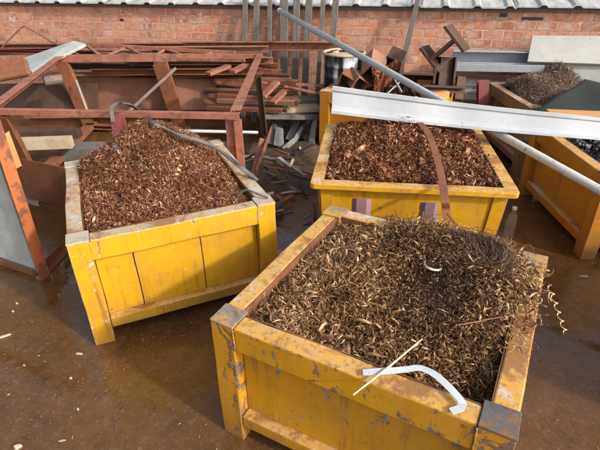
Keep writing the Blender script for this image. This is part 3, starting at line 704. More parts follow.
# ------------------------------------------------------------------ gutter flashing and pipe
gl0, gl1 = PY(332, 113.5, 3.30), PY(333, 86, 3.36)
gr0, gr1 = PY(612, 141, 2.80), PY(612, 118.6, 2.87)
def flashing(name, l0, l1, r0, r1, mat, label):
    """pressed metal strip: flat web with a rolled lip along both edges"""
    e = empty(name, (l0 + r0) / 2, label, 'flashing'); bpy.context.view_layer.update()
    up_ = (l1 - l0).normalized(); al = (r0 - l0).normalized(); nn = al.cross(up_).normalized()
    if nn.y > 0: nn = -nn
    prof = [(0, .0), (.0, .022), (.10, .024), (.16, .010), (.30, .004), (.78, .0), (.84, .010), (.97, .014), (1.0, .0), (1.0, -.012)]
    n = 70; vs = []; fs = []; k = len(prof)
    for i in range(n + 1):
        t = i / n; a = l0.lerp(r0, t); b = l1.lerp(r1, t)
        wob = .006 * math.sin(t * 9) + .004 * math.sin(t * 23 + 1) + .006 * math.exp(-((t - .36) / .06) ** 2)
        sag = Vector((0, 0, -.012 * math.sin(math.pi * t)))
        for s, d in prof: vs.append(a.lerp(b, s) + nn * (d + wob) + sag)
    fs = [(i * k + j, (i + 1) * k + j, (i + 1) * k + j + 1, i * k + j + 1) for i in range(n) for j in range(k - 1)]
    mb = MB().add([local(e, v) for v in vs], fs); o = mb.build('metal_strip', mat, e)
    so_ = o.modifiers.new('th', 'SOLIDIFY'); so_.thickness = .0025; so_.offset = 0
    o.data.polygons.foreach_set('use_smooth', [False] * len(o.data.polygons))
    return e
flashing('roof_flashing', gl0, gl1, gr0, gr1, M['white_metal'], 'long white metal flashing laid across two yellow bins')
a = PW(279, 10.5, .26); b = PY(600, 190.5, 2.43); dd = b - a
pe = empty('steel_pipe', a + dd * .5, 'long grey galvanised pipe leaning from the brick wall down past the right bin', 'pipe'); bpy.context.view_layer.update()
end = a + dd * 1.55
k = (0.03 - a.z) / dd.z; end = a + dd * min(k, 1.72)
mb = MB().tube([local(pe, a), local(pe, a.lerp(end, .5)), local(pe, end)], .0270, 20, cap=False); po = mb.build('pipe_wall', M['pipe'], pe, smooth=True)
so_ = po.modifiers.new('th', 'SOLIDIFY'); so_.thickness = .004; so_.offset = -1
ax = dd.normalized()
MB().tube([local(pe, a - ax * .004), local(pe, a + ax * .03)], .0285, 16).build('end_cap', M['galv'], pe, .004, True)

tag(MB().tube(catm([PY(383, 112.5, 3.26), PY(387, 109, 3.25), PY(393, 107.5, 3.24), PY(399, 109, 3.24), PY(403, 113, 3.24)]), .005, 7).build('wire_hook', M['black']), 'black bent wire hook sticking up at the lower edge of the white flashing', 'wire')
# ------------------------------------------------------------------ brick building
bw = empty('brick_building', W0, 'long red brick wall with a low pale ribbed roof edge', 'building', rz=-WT); bpy.context.view_layer.update()
EAVE = 1.243
wl = MB().box(-7.5, 6.5, 0, .22, 0, EAVE + .02).box(-7.5, -7.28, .221, 4.5, 0, EAVE).box(6.28, 6.5, .221, 4.5, 0, EAVE)
wl.build('wall', M['brick'], bw)
# ribbed sheets, rib pitch about 0.3 m, each sheet slightly out of line with the next
rf = MB(); x = -7.7; si = 0
slope = math.tan(R(9))
while x < 6.7:
    wS = .9; prof = []
    yo = -.085 + random.uniform(-.015, .012); zo = EAVE + .018 + random.uniform(-.003, .006) + .004 * (si % 2)
    for r_ in range(3):
        bx = x + r_ * .3
        prof += [(bx, 0), (bx + .20, 0), (bx + .225, .020), (bx + .265, .020), (bx + .29, 0)]
    prof += [(x + .9, 0), (x + .925, .020)]
    vs = []
    for yy in (yo, 2.2, 4.8):
        vs += [(px, yy, zo + pz + (yy - yo) * slope) for px, pz in prof]
    n_ = len(prof); b0 = len(vs)
    vs += [(px, yo + .0, zo + pz - .012) for px, pz in prof]      # folded drip edge
    fs = [(r_ * n_ + i, r_ * n_ + i + 1, (r_ + 1) * n_ + i + 1, (r_ + 1) * n_ + i) for r_ in range(2) for i in range(n_ - 1)]
    fs += [(b0 + i, b0 + i + 1, i + 1, i) for i in range(n_ - 1)]
    rf.add(vs, fs); x += wS; si += 1
ro = rf.build('roof', M['roof'], bw); so_ = ro.modifiers.new('th', 'SOLIDIFY'); so_.thickness = .004; so_.offset = 0
MB().box(-7.4, 6.4, -.02, -.001, EAVE - .03, EAVE + .005).build('eave_batten', M['wood_grey'], bw)

for (u0, v0, u1, v1) in ((500, 13, 507, 17), (522, 17, 543, 20), (120, 18.6, 124, 21)):
    a_, b_ = PW(u0, v0, 0) - W0, PW(u1, v1, 0) - W0
    MB().box(a_.dot(WD), b_.dot(WD), -.004, .05, b_.z, a_.z).build('dark_hole_block', M['black'], bw.children[0])  # dark blocks painted in as the shade inside holes in the bricks
# grey planks leaning on the eave
GP = 'grey planks leaning on the eave'
ordn = ['first', 'second', 'third', 'fourth', 'fifth', 'sixth', 'seventh', 'eighth', 'ninth']
planks = [  # top px, bottom px, width, look
    ((245.5, -14), (244, 66), .065, 'dark grey'), ((257, -12), (255, 66), .075, 'streaked grey'), ((270, -12), (269, 70), .055, 'narrow grey'),
    ((284, -14), (284, 80), .10, 'broad brownish grey'), ((297, -13), (295, 84), .085, 'pale whitish'), ((310, -16), (305, 84), .085, 'mid grey'),
    ((324, -13), (318, 84), .055, 'thin pale grey'), ((337, -13), (329, 84), .075, 'dark leaning grey'), ((421, -13), (403, 62), .06, 'steeply tilted dark grey')]
for i, (t_, b_, wd, lk) in enumerate(planks[:8] + [((350, -12), (352, 80), .05, 'slim brown')][:0] + [planks[8]]):
    off_top = .11; off_b = .22
    a = PW(*t_, off_top); b = PW(*b_, off_b); dr = (b - a).normalized()
    b = b + dr * max(0.0, (b.z - .02) / -dr.z)      # run it down to the yard floor
    # two stacked segments so the plank is not dead straight
    mb = MB(); mid = a.lerp(b, .5) + WN * random.uniform(-.006, .004)
    mb.extr(sec_rect(wd * .85, .02), a, b, WN)
    tag(mb.build('timber_plank', M['wood_grey'], bevel=.003), f'{lk} weathered plank leaning on the roof edge, {ordn[i]} from the left', 'plank', GP)

# ------------------------------------------------------------------ red frame (a box of welded angle)
def px_bar(mb, e, p0, p1, sec, upv=(0, 0, 1)): mb.extr(sec, local(e, p0), local(e, p1), upv); return mb
NR = PZ(237, 116, .8); NLx = PZ(-28, 111, .8); FR_ = PZ(262, 57, .8); FLx = PZ(60, 58.5, .8); NL = PZ(2, 105, .8)
fr = empty('welded_frame', ((NR + FLx) / 2).xy.to_3d(), 'large red oxide welded steel frame standing behind the bright yellow bin', 'frame'); bpy.context.view_layer.update()
def bar(name, p0, p1, sec, mat, upv=(0, 0, 1), par=fr): return px_bar(MB(), par, p0, p1, sec, upv).build(name, mat, par, .002)
Lc = sec_Lt(.05, .05, .006)
bar('top_chord', NLx, NR + Vector((.02, 0, 0)), sec_Lt(.045, .040, .006), M['red_oxide'])
bar('top_chord', FLx, FR_, sec_Lt(.06, .07, .007), M['red_oxide'])
bar('top_chord', FLx + Vector((.03, -.03, .004)), PZ(-14, 118, .8) + Vector((0, 0, .004)), sec_Lt(.075, .07, .007), M['red_oxide'])
bar('top_chord', FR_ + Vector((-.02, -.03, .004)), NR + Vector((-.01, .03, .004)), sec_Lt(.07, .06, .007), M['red_oxide'])
# posts and braces
yv = (0, -1, 0)
def foot(u, v): return PZ(u, v, 0.0)
bar('frame_post', PZ(62, 62, .765), PZ(91, 128, 0.0), sec_C(.13, .06, .008), M['red_rust'], yv)
bar('frame_post', PZ(160, 63, .765), PZ(181, 128, 0.0), sec_C(.15, .06, .008), M['red_rust'], yv)
bar('frame_post', NR + Vector((0, .01, -.03)), Vector((NR.x + .0, NR.y + .05, 0)), sec_rect(.05, .05), M['red_oxide'], yv)
bar('gusset_plate', NR + Vector((-.055, .03, -.03)), Vector((NR.x - .055, NR.y + .05, .25)), sec_rect(.06, .012), M['red_oxide'], yv)
pA = PZ(258, 76, .77); bar('frame_post', pA, Vector((pA.x + .03, pA.y + .02, .2)), sec_L(.06, .05, .008), M['rust_dark'], yv)
bar('bottom_chord', PZ(273, 117, .2), PZ(253, 172, .2), sec_L(.06, .06, .007), M['red_oxide'])
bar('diagonal_brace', PZ(262, 139, .22), PZ(252, 176, .03), sec_rect(.045, .02), M['red_oxide'], yv)
bar('bottom_chord', PZ(93, 123, .06), PZ(37, 179, .06), sec_C(.11, .05, .008), M['red_rust'])
bar('bottom_chord', PZ(86, 126, .06), PZ(130, 128, .06), sec_C(.08, .05, .008), M['red_rust'])
bar('frame_post', PZ(2, 114, .78), PZ(36, 180, .12), sec_C(.07, .05, .008), M['red_rust'], yv)
bar('diagonal_brace', PY(176, 68, 5.0), PY(126, 114, 4.7), sec_rect(.03, .022), M['bare_steel'], yv)

# rusty beams and plates inside the frame
def beam(name, p0, p1, sec, mat, label, cat='beam', group=None, upv=(0, 0, 1), bev=.003):
    mb = MB().extr(sec, p0, p1, upv); return tag(mb.build(name, mat, bevel=bev), label, cat, group)
GB = 'rusty steel beams stacked inside the red frame'
beam('steel_beam', PY(50, 92, 5.62), PY(238, 92, 5.42), sec_I(.16, .42, .016), M['rust_plate'], 'deep rusty I-beam lying inside the red frame, broadest of the stack', group=GB)
beam('steel_beam', PY(28, 123, 5.35), PY(236, 121, 5.25), sec_C(.14, .17, .012), M['red_rust'], 'orange-brown channel lying lowest under the deep I-beam', group=GB)
beam('steel_beam', PY(98, 68, 5.78), PY(236, 67, 5.52), sec_C(.12, .12, .012), M['red_oxide'], 'pinkish red channel just behind and above the deep I-beam', group=GB)
beam('steel_beam', PY(14, 134, 4.25), PY(80, 133, 4.25), sec_rect(.10, .08), M['rust_dark'], 'short dark box beam on the ground left of the stack', group=GB)
beam('timber_baulk', PY(16, 144, 4.1), PY(72, 142, 4.15), sec_rect(.09, .10), M['wood_pale'], 'pale weathered timber baulk on the ground under the red frame', 'timber')
beam('timber_baulk', PZ(66, 153, .075), PZ(112, 152, .075), sec_rect(.20, .15), M['wood_grey'], 'grey timber block just behind the left corner of the bright yellow bin', 'timber')
q = [PY(172, 110, 5.22), PY(216, 110, 5.20), PY(217, 77, 5.28), PY(172, 76, 5.30)]
tag(MB().slab(q, .014).build('steel_plate', M['rust_plate'], bevel=.002), 'square rusty plate with a pale stain leaning in the red frame', 'plate')
q = [PY(217, 110, 5.26), PY(234, 110, 5.26), PY(234, 76, 5.34), PY(218, 76, 5.34)]
tag(MB().slab(q, .03).build('timber_board', M['wood_grey'], bevel=.002), 'short grey upright board beside the square rusty plate', 'board')
# light slat leaning in the frame
beam('thin_batten', PY(76, 80, 5.12), PY(87, 110, 5.05), sec_rect(.018, .012), M['white_sheet'], 'thin white batten leaning by the left post of the red frame', 'batten', upv=(0, -1, 0))
# things on the left end
q = [PY(-6, 82, 4.25), PY(31, 75, 4.25), PY(27, 59, 4.4), PY(-6, 62, 4.42)]
tag(MB().slab(q, .05).build('curved_plate', M['red_rust'], bevel=.02), 'thick brown plate with rounded corners at the left edge', 'plate')
q = [PY(-8, 84, 4.9), PY(34, 70, 4.85), PY(84, 45, 5.35), PY(72, 42, 5.5), PY(-8, 74, 5.1)]
q = [PY(-10, 80, 4.75), PY(34, 70, 4.75), PY(86, 45.5, 5.4), PY(-10, 72, 5.05)]
q = [PY(32, 72, 4.75), PY(86, 45, 5.45), PY(74, 42, 5.5), PY(-12, 72, 5.0)]
tag(MB().slab(q, .03).build('panel_sheet', M['white_sheet'], bevel=.003), 'chalky white panel lying tilted on the scrap at the left', 'panel')
beam('duct_pipe', PY(44, 81, 4.9), PY(62, 79, 5.0), [(.04 * math.cos(t), .05 * math.sin(t)) for t in np.linspace(0, 6.2832, 13)[:-1]], M['bare_steel'], 'short grey duct end in the dark behind the left slope of the frame', 'pipe')
q = [PY(-10, 112, 5.30), PY(98, 108, 5.30), PY(98, 82, 5.45), PY(-10, 84, 5.45)]
tag(MB().slab(q, .02).build('steel_plate', M['rust_dark'], bevel=.003), 'dark rusted plate standing in the shade under the white panel', 'plate')
pts = catm([PW(2, 47, .45), PW(12, 37, .40), PW(22, 27.5, .35), PW(27, 27.5, .35), PW(42, 36, .4), PW(60, 46, .5), PW(92, 60, .6)], 5)
tag(MB().tube(pts, .009, 7).build('bent_rebar', M['red_rust']), 'thin bent rusty rod standing in front of the wall at the left', 'rod')

# lattice truss lying on the heap behind, long red beams by the wall
lt = empty('lattice_truss', PW(140, 50, .6), 'pinkish lattice truss lying on the stack below the brick wall', 'truss'); bpy.context.view_layer.update()
tA, tB = PW(70, 43.5, .50), PW(235, 53, .52); bA, bB = PW(62, 57, .75), PW(245, 60, .74)
bar('chord', tA, tB, sec_rect(.05, .035), M['red_oxide'], par=lt); bar('chord', bA, bB, sec_rect(.05, .035), M['red_oxide'], par=lt)
zig = [.10, .24, .36, .50, .60, .74, .88]
for i in range(len(zig) - 1):
    a = (tA.lerp(tB, zig[i]) if i % 2 == 0 else bA.lerp(bB, zig[i])); b = (bA.lerp(bB, zig[i + 1]) if i % 2 == 0 else tA.lerp(tB, zig[i + 1]))
    dn = (b - a).normalized() * .03
    bar('web_bar', a + dn, b - dn, sec_rect(.035, .02), M['red_oxide'], par=lt)
GR = 'long red beams lying along the wall'
beam('long_beam', PW(185, 45.5, .36), PW(338, 46, .36), sec_C(.08, .085, .008), M['red_oxide'], 'long bright red channel running in front of the leaning planks', 'beam', GR)
beam('long_beam', PW(-40, 46, .25), PW(186, 45, .30), sec_C(.08, .05, .008), M['red_oxide'], 'long dusty pink channel along the foot of the wall at the left', 'beam', GR)
beam('long_beam', PW(-40, 53, .45), PW(75, 50, .42), sec_C(.08, .07, .008), M['maroon'], 'dark maroon channel under the bent rod at the left', 'beam', GR)

# stacked angle bars with stepped ends
GA = 'stacked angle bars with stepped ends'
look = ['topmost', 'second', 'third', 'fourth', 'fifth', 'sixth', 'seventh', 'eighth', 'ninth', 'tenth', 'eleventh', 'twelfth', 'thirteenth', 'fourteenth', 'fifteenth', 'lowest']
tone_ = [('pale rust', 'rust_plate'), ('dusty red', 'red_oxide'), ('rust-brown', 'red_rust'), ('dark rust', 'rust_dark')]
for i in range(16):
    v = 56 + i * 3.5; xe = 272 + 26 * math.sin(i / 15 * 2.6) + random.uniform(-5, 5); y0 = 5.3 - i * .04
    w_, mk = tone_[[0, 1, 2, 1, 2, 3, 0, 2, 1, 2, 3, 1, 2, 0, 3, 2][i]]
    a = PY(212 + random.uniform(-8, 14), v + random.uniform(-4.5, 3.0), y0 + .12); b = PY(xe, v + 4 + random.uniform(-3, 4.0), y0 - .22)
    beam('angle_bar', a, b, sec_Lt(random.uniform(.04, .085), random.uniform(.035, .055), .006), M[mk], f'{look[i]} bar, {w_}, of the stepped stack right of the red frame', 'angle bar', GA)
GS = 'short red offcuts lying slantwise on the stack'
for i, (ua, va, ub, vb, lk) in enumerate([(208, 74, 229, 66, 'left short red offcut lying slantwise on the stepped stack'), (232, 72, 246, 65, 'middle short pink offcut lying slantwise on the stepped stack'),
                                         (262, 97, 277, 82, 'upper right short red offcut hanging off the stepped stack'), (272, 103, 286, 90, 'lower right short red offcut hanging off the stepped stack')]):
    beam('steel_offcut', PY(ua, va, 4.55), PY(ub, vb, 4.75), sec_rect(.075, .03), M['red_oxide'], lk, 'offcut', GS)
beam('thin_bar', PY(258, 82, 4.9), PY(326, 86, 4.95), sec_rect(.05, .025), M['red_oxide'], 'upper thin pink bar reaching right from the stack to the drum', 'bar')
beam('thin_bar', PY(284, 86, 4.75), PY(321, 94, 4.75), sec_rect(.04, .02), M['red_oxide'], 'lower thin pink bar reaching right from the stack to the yellow corner post', 'bar')
GL = 'long rusty members packed behind the red frame'
for i, (v0, v1, u0, u1, off, mk, lk) in enumerate([(51, 53, -20, 150, .42, 'red_rust', 'uppermost brown'), (55, 57, 95, 262, .55, 'red_oxide', 'upper right pinkish'), (60, 62, 30, 210, .62, 'rust_plate', 'pale brown middle'),
        (62, 60.5, 130, 272, .70, 'red_oxide', 'right dusty red'), (66, 68, 60, 240, .66, 'rust_dark', 'dark middle'), (72, 71, 90, 262, .72, 'red_rust', 'lower orange-brown'), (49.5, 49, 150, 268, .46, 'rust_plate', 'upper pale rust'), (75, 77, 120, 250, .60, 'red_rust', 'lowest brown')]):
    beam('long_member', PW(u0, v0, off), PW(u1, v1, off), sec_C(.07, random.uniform(.04, .07), .008), M[mk], f'{lk} long channel packed behind the red frame', 'channel', GL)
# timbers and broken slate by the stack
beam('timber_board', PY(268, 100, 4.85), PY(316, 99, 4.95), sec_rect(.20, .03), M['wood_grey'], 'upper grey board on the ground behind the slate heap', 'board')
beam('timber_board', PY(262, 108, 4.7), PY(318, 107, 4.8), sec_rect(.22, .05), M['wood_pale'], 'pale tan board on the ground behind the slate heap', 'board')
beam('timber_board', PY(258, 115, 4.55), PY(318, 116, 4.7), sec_rect(.16, .04), M['wood_grey'], 'lower grey board on the ground behind the slate heap', 'board')
beam('white_rod', PY(170, 130.5, 3.75), PY(258, 132.5, 3.9), [(.014 * math.cos(t), .014 * math.sin(t)) for t in np.linspace(0, 6.2832, 9)[:-1]], M['white_metal'], 'thin white rod lying low behind the rust-red heap', 'rod')
sh = [(272, 138, 286, 118, 'tall'), (281, 133, 306, 121, 'broad'), (292, 144, 303, 127, 'pointed'), (286, 127, 312, 113, 'flat'), (277, 146, 281, 128, 'narrow upright'),
      (300, 133, 318, 124, 'small'), (266, 128, 284, 112, 'dark'), (296, 118, 310, 108, 'bent'), (305, 140, 316, 131, 'thin'), (283, 149, 297, 139, 'low')]
sh += [(288, 140, 300, 117, 'long slanting'), (270, 144, 276, 124, 'left upright'), (303, 127, 314, 112, 'pale leaning'), (294, 136, 316, 135, 'level'), (279, 122, 292, 106, 'upper left'), (310, 146, 316, 118, 'upright right'), (264, 120, 272, 104, 'far left leaning'), (287, 147, 309, 144, 'lowest level')]
for i, (ua, va, ub, vb, lk) in enumerate(sh):
    a = PZ(ua, va, .05); b = PY(ub, vb, a.y + .12); n_ = Vector((random.uniform(-.5, .5), -.7, random.uniform(.2, .9)))
    dr = (b - a).normalized(); sd = dr.cross(n_).normalized(); wd = random.uniform(.03, .075)
    q = [a - sd * wd * .5, a + sd * wd, b + sd * wd * .3, b - sd * wd * .7]
    tag(MB().slab(q, .01).build('slate_shard', M['slate']), f'{lk} grey shard in the broken slate heap left of the far yellow bin', 'shard', 'broken grey slate shards')
# mound of dirt under it
mb = MB(); nx = 40; ny = 24; vs = []
for j in range(ny):
    for i in range(nx):
        x = -1.0 + 1.35 * i / (nx - 1); y = 3.45 + 1.4 * j / (ny - 1)
        e_ = min(i / 6, (nx - 1 - i) / 5, j / 5, (ny - 1 - j) / 4, 1)
        z = -.01 + .10 * e_ * (.6 + .4 * math.sin(x * 7 + 1) * math.sin(y * 6)) + random.uniform(-.012, .012) * e_
        vs.append((x, y, z))
fs = [(j * nx + i, j * nx + i + 1, (j + 1) * nx + i + 1, (j + 1) * nx + i) for j in range(ny - 1) for i in range(nx - 1)]
M['soil'] = plain_mat('brown_soil', ((.25, (.03, .019, .010)), (.5, (.07, .045, .025)), (.8, (.14, .10, .06))), 9, (.8, .95), 0, .8, .02)
tag(mb.add(vs, fs).build('soil_mound', M['soil'], smooth=True), 'low mound of brown soil and rubble between the bins', 'soil', kind='stuff')
# small scrap lying about on the soil
for i in range(46):
    x_, y_ = random.uniform(-.55, .12), random.uniform(3.0, 4.35)
    if x_ < -.35 and y_ < 3.35: x_ += .3
    ln = random.uniform(.05, .26); an = random.uniform(0, 3.14); z_ = .02 + (.055 if 3.55 < y_ < 4.5 else 0)
    a = Vector((x_ - ln / 2 * math.cos(an), y_ - ln / 2 * math.sin(an), z_ + random.uniform(0, .02))); b = Vector((x_ + ln / 2 * math.cos(an), y_ + ln / 2 * math.sin(an), z_ + random.uniform(0, .05)))
    beam('scrap_piece', a, b, sec_rect(random.uniform(.008, .04), random.uniform(.005, .015)), M[random.choice(['rust_dark', 'rust_dark', 'red_rust', 'slate', 'wood_grey', 'black', 'stick'])],
         'small thin scrap piece littering the dirt between the left and middle bins', 'scrap', 'small scrap pieces littering the dirt', bev=0)
# sticks on the ground between bins B and C
for i, (ua, va, ub, vb, mt, lk) in enumerate([(258, 166, 300, 173, 'red_rust', 'upper thin brown rod on the dark ground between the bins'), (262, 171, 282, 180, 'wood_grey', 'short grey stick on the dark ground between the bins'),
                                 (281, 193.5, 302, 192, 'stick', 'pale splinter on the dark ground left of the flanged bin'), (262, 186, 300, 183, 'rust_dark', 'dark rod lying flat between the bins')]):
    a, b = PZ(ua, va, .0125 if va > 185 else .07), PZ(ub, vb, .0125 if va > 185 else .07)
    tag(MB().tube([a, a.lerp(b, .5) + Vector((.0, .01, .004)), b], [.008, .011, .006], 7).build('ground_stick', M[mt]), lk, 'stick')

# ------------------------------------------------------------------ left skip with blue-grey sheet sides
foot_ = PZ(42, 277, 0); ptop = Vector((foot_.x + .01, foot_.y, 1.02))
sl_ = PZ(-2, 262, 0.0); dL = (sl_ - foot_).normalized(); sr_ = PZ(68, 249, 0); dR = (sr_ - foot_).normalized()
sk = empty('sheet_skip', foot_, 'grey sheet metal skip with orange painted corner angles at the left edge', 'skip'); bpy.context.view_layer.update()
def skq(u, z, side=0): return foot_ + (dL if side == 0 else dR) * u + Vector((0, 0, z))
inw = (dL + dR).normalized()
bar('corner_angle', foot_, ptop, [(-.035, -.035), (.035, -.035), (.035, -.027), (-.027, -.027), (-.027, .035), (-.035, .035)], M['orange_paint'], (dL.x, dL.y, 0), par=sk)
q = [skq(.035, .045), skq(1.2, .045), skq(1.2, 1.0), skq(.035, 1.0)]
MB().slab([local(sk, p + inw * .012) for p in q], .006).build('side_sheet', M['skip_sheet'], sk)
bar('bottom_angle', skq(.05, .025), skq(1.2, .025), sec_L(.04, .045, .006), M['red_rust'], par=sk)
bar('bottom_angle', skq(.05, .03, 1), skq(.75, .03, 1), sec_L(.05, .06, .006), M['red_rust'], par=sk)
bar('top_angle', skq(.04, 1.02), skq(1.2, 1.02), sec_L(.05, .05, .006), M['orange_paint'], par=sk)
bl = foot_ + dR * .75
bar('corner_angle', bl, bl + Vector((0, 0, .40)), sec_L(.06, .06, .007), M['red_rust'], (dL.x, dL.y, 0), par=sk)
far = bl + dL * 1.2
q = [bl + dL * .04 + Vector((0, 0, .03)), far + Vector((0, 0, .03)), far + Vector((0, 0, .38)), bl + dL * .04 + Vector((0, 0, .38))]
MB().slab([local(sk, p) for p in q], .006).build('side_sheet', M['red_rust'], sk)
beam('red_beam', PZ(36, 186, .10), PZ(72, 184, .10), sec_rect(.11, .16), M['red_oxide'], 'short red box beam on the ground left of the bright yellow bin', 'beam')
q = [PY(6, 134, 3.0), PY(12, 131, 3.0), PY(22, 167, 2.95), PY(14, 171, 2.95)]
q = [PY(2, 136, 2.95), PY(9, 131, 2.98), PY(22, 166, 2.90), PY(12, 171, 2.88)]
tag(MB().slab(q, .02).build('timber_board', M['wood_orange'], bevel=.002), 'yellow-orange board standing inside the grey skip', 'board')

# ------------------------------------------------------------------ scrap in the bin by the wall
dc = PY(343, 85, 4.95); dt = PY(343, 53, 4.95)
dr_ = empty('crushed_drum', dc, 'shiny metal drum with black and white reflections painted on and a rusty rim', 'drum'); bpy.context.view_layer.update()
def drum_mat():
    mt, nt, bs = new_mat('tin_painted_reflections'); tc = N(nt, 'ShaderNodeTexCoord'); mp = N(nt, 'ShaderNodeMapping'); mp.inputs['Scale'].default_value = (13, 13, 1.4)
    nt.links.new(tc.outputs['Object'], mp.inputs[0]); n = noise(nt, mp.outputs[0], 1.0, 6, .6, .6)
    nt.links.new(ramp(nt, n, (.40, (.015, .016, .018)), (.52, (.06, .06, .065)), (.56, (.62, .64, .66)), (.7, (.5, .52, .54))), bs.inputs['Base Color'])  # black and white streaks paint reflections into the tin's colour
    bs.inputs['Metallic'].default_value = .4; bs.inputs['Roughness'].default_value = .3; return mt
M['drum'] = drum_mat()
hh = dt.z - dc.z; rr = .205; vs = []; n_ = 36; prof = [(0, .97), (.02, 1.), (.30, .98), (.33, 1.02), (.36, .98), (.62, .99), (.65, 1.03), (.68, .99), (.95, .99), (1., 1.)]
for z_, s_ in prof:
    for k in range(n_):
        an = 6.2832 * k / n_; de = 1 - .05 * math.exp(-((z_ - .5) / .25) ** 2) * max(0, math.sin(an * 3 + 1)) ; vs.append((rr * s_ * de * math.cos(an), rr * s_ * de * math.sin(an), z_ * hh))
fs = [(j * n_ + k, j * n_ + (k + 1) % n_, (j + 1) * n_ + (k + 1) % n_, (j + 1) * n_ + k) for j in range(len(prof) - 1) for k in range(n_)]
MB().add(vs, fs).build('drum_body', M['drum'], dr_, smooth=True)
MB().tube([(rr * math.cos(t), rr * math.sin(t), hh + .004) for t in np.linspace(0, 6.2832, 40)], .013, 8, cap=False).build('drum_rim', M['wood_pale'], dr_, smooth=True)
mb = MB(); mb.tube([(0, 0, hh - .035), (0, 0, hh - .025)], rr * .96, 30); mb.build('drum_lid', M['leaf_litter'], dr_)
def hollow(name, p0, p1, s, mat, label, upv=(0, 0, 1), th=.008):
    e = empty(name, (Vector(p0) + Vector(p1)) / 2, label, 'tube offcut', 'rusty square tube offcuts in the far bin'); bpy.context.view_layer.update()
    a, b = local(e, p0), local(e, p1); mb = MB(); h_ = s / 2
    for sec in ([(-h_, -h_), (h_, -h_), (h_, -h_ + th), (-h_, -h_ + th)], [(-h_, h_ - th), (h_, h_ - th), (h_, h_), (-h_, h_)],
                [(-h_, -h_ + th), (-h_ + th, -h_ + th), (-h_ + th, h_ - th), (-h_, h_ - th)], [(h_ - th, -h_ + th), (h_, -h_ + th), (h_, h_ - th), (h_ - th, h_ - th)]):
        mb.extr(sec, a, b, upv)
    mb.build('tube_wall', mat, e); MB().extr(sec_rect(s - 2.2 * th, s - 2.2 * th), a.lerp(b, .35), a.lerp(b, .38), upv).build('bore_dark_fill', M['black'], e)  # black block put in as the dark inside of the open bore
hollow('square_tube', PY(345, 84, 4.55), PY(358, 76, 4.85), .15, M['red_rust'], 'orange-rust square tube offcut in front of the drum', (.5, 0, 1))
hollow('square_tube', PY(360, 86, 4.5), PY(352, 74, 4.8), .13, M['rust_plate'], 'brown square tube offcut leaning right of the drum', (.7, 0, 1))
hollow('square_tube', PY(391, 66, 4.75), PY(397, 55, 4.95), .15, M['rust_dark'], 'dark open square tube offcut below the brick wall', (.4, 0, 1))
hollow('square_tube', PY(372, 76, 4.6), PY(375, 58, 4.8), .17, M['rust_plate'], 'big brown square tube offcut behind the grey pipe', (.6, 0, 1))
# crumpled rusty sheet
def crumple(name, c, sx, sy, amp, mat, label, cat, rot=(0, 0, 0), seed=1, n=22):
    r = random.Random(seed); ph = [(r.uniform(3, 9), r.uniform(3, 9), r.uniform(0, 6)) for _ in range(5)]
    vs = []
    Rm = Matrix.Rotation(rot[2], 3, 'Z') @ Matrix.Rotation(rot[0], 3, 'X')
    for j in range(n):
        for i in range(n):
            x, y = i / (n - 1) - .5, j / (n - 1) - .5
            q_ = Vector((x * 3.2, y * 3.2, seed * 3.1)); z = mnoise.noise(q_) + .6 * abs(mnoise.noise(q_ * 2.3)) + .3 * mnoise.noise(q_ * 5)
            vs.append(Vector(c) + Rm @ Vector((x * sx, y * sy, z * amp)))
    fs = [(j * n + i, j * n + i + 1, (j + 1) * n + i + 1, (j + 1) * n + i) for j in range(n - 1) for i in range(n - 1)]
    o = MB().add(vs, fs).build(name, mat); so_ = o.modifiers.new('th', 'SOLIDIFY'); so_.thickness = .004
    return tag(o, label, cat)
crumple('crumpled_sheet', PY(386, 82, 4.55), .30, .34, .16, M['red_rust'], 'crumpled rusty sheet among the offcuts behind the grey pipe', 'sheet', (R(50), 0, R(10)), 4)
crumple('crumpled_sheet', PY(402, 88, 4.5), .26, .26, .12, M['rust_dark'], 'dark crumpled sheet low between the crumpled rusty sheet and the H-beam', 'sheet', (R(40), 0, R(-20)), 9)
for i, (ua, va, ub, vb, lk) in enumerate([(388, 93, 404, 78, 'left thin grey rod sticking up from the far bin behind the flashing'), (402, 92, 392, 75, 'right thin grey rod crossing it behind the flashing')]):
    tag(MB().tube([PY(ua, va, 4.2), PY(ub, vb, 4.3)], .006, 6).build('thin_rod', M['galv']), lk, 'rod')
# H-beam offcuts
GH = 'rusty H-beam offcuts piled in the far bin'
def hbeam(p0, p1, w_, h_, label, upv, mat=None):
    beam('beam_offcut', p0, p1, sec_I(w_, h_, .018), mat or M['rust_dark'], label, 'beam offcut', GH, upv, .002)
def hsec(uvc, Y, wdir, hpx, wpx, t_, depth, label, tiltv):
    c_ = PY(*uvc, Y); k_ = (c_ - CAMP).dot(fw) / F_PX
    upw = (rt * wdir[0] - up * wdir[1]).normalized(); axd = ((c_ - CAMP).normalized() + Vector(tiltv)).normalized()
    beam('beam_offcut', c_, c_ + axd * depth, sec_I(wpx * k_, hpx * k_, t_), M['rust_dark'], label, 'beam offcut', GH, upw, .002)
hsec((418, 74), 4.42, (1, .08), 35, 18, .022, .30, 'level dark H-beam offcut lying with its open end to the camera', (0, 0, -.15))
hsec((441, 50), 4.40, (.80, -.60), 33, 31, .024, .28, 'tilted H-beam offcut with its open end up against the bricks', (.25, 0, .10))
hbeam(PY(447, 57, 4.62), PY(442, 100, 4.55), .12, .16, 'upright dark beam offcut under the tilted H-beam', (1, .1, 0))
hbeam(PY(420, 88, 4.25), PY(464, 90, 4.25), .16, .06, 'flat dark beam offcut lying in front of the upright one', (0, .2, 1))
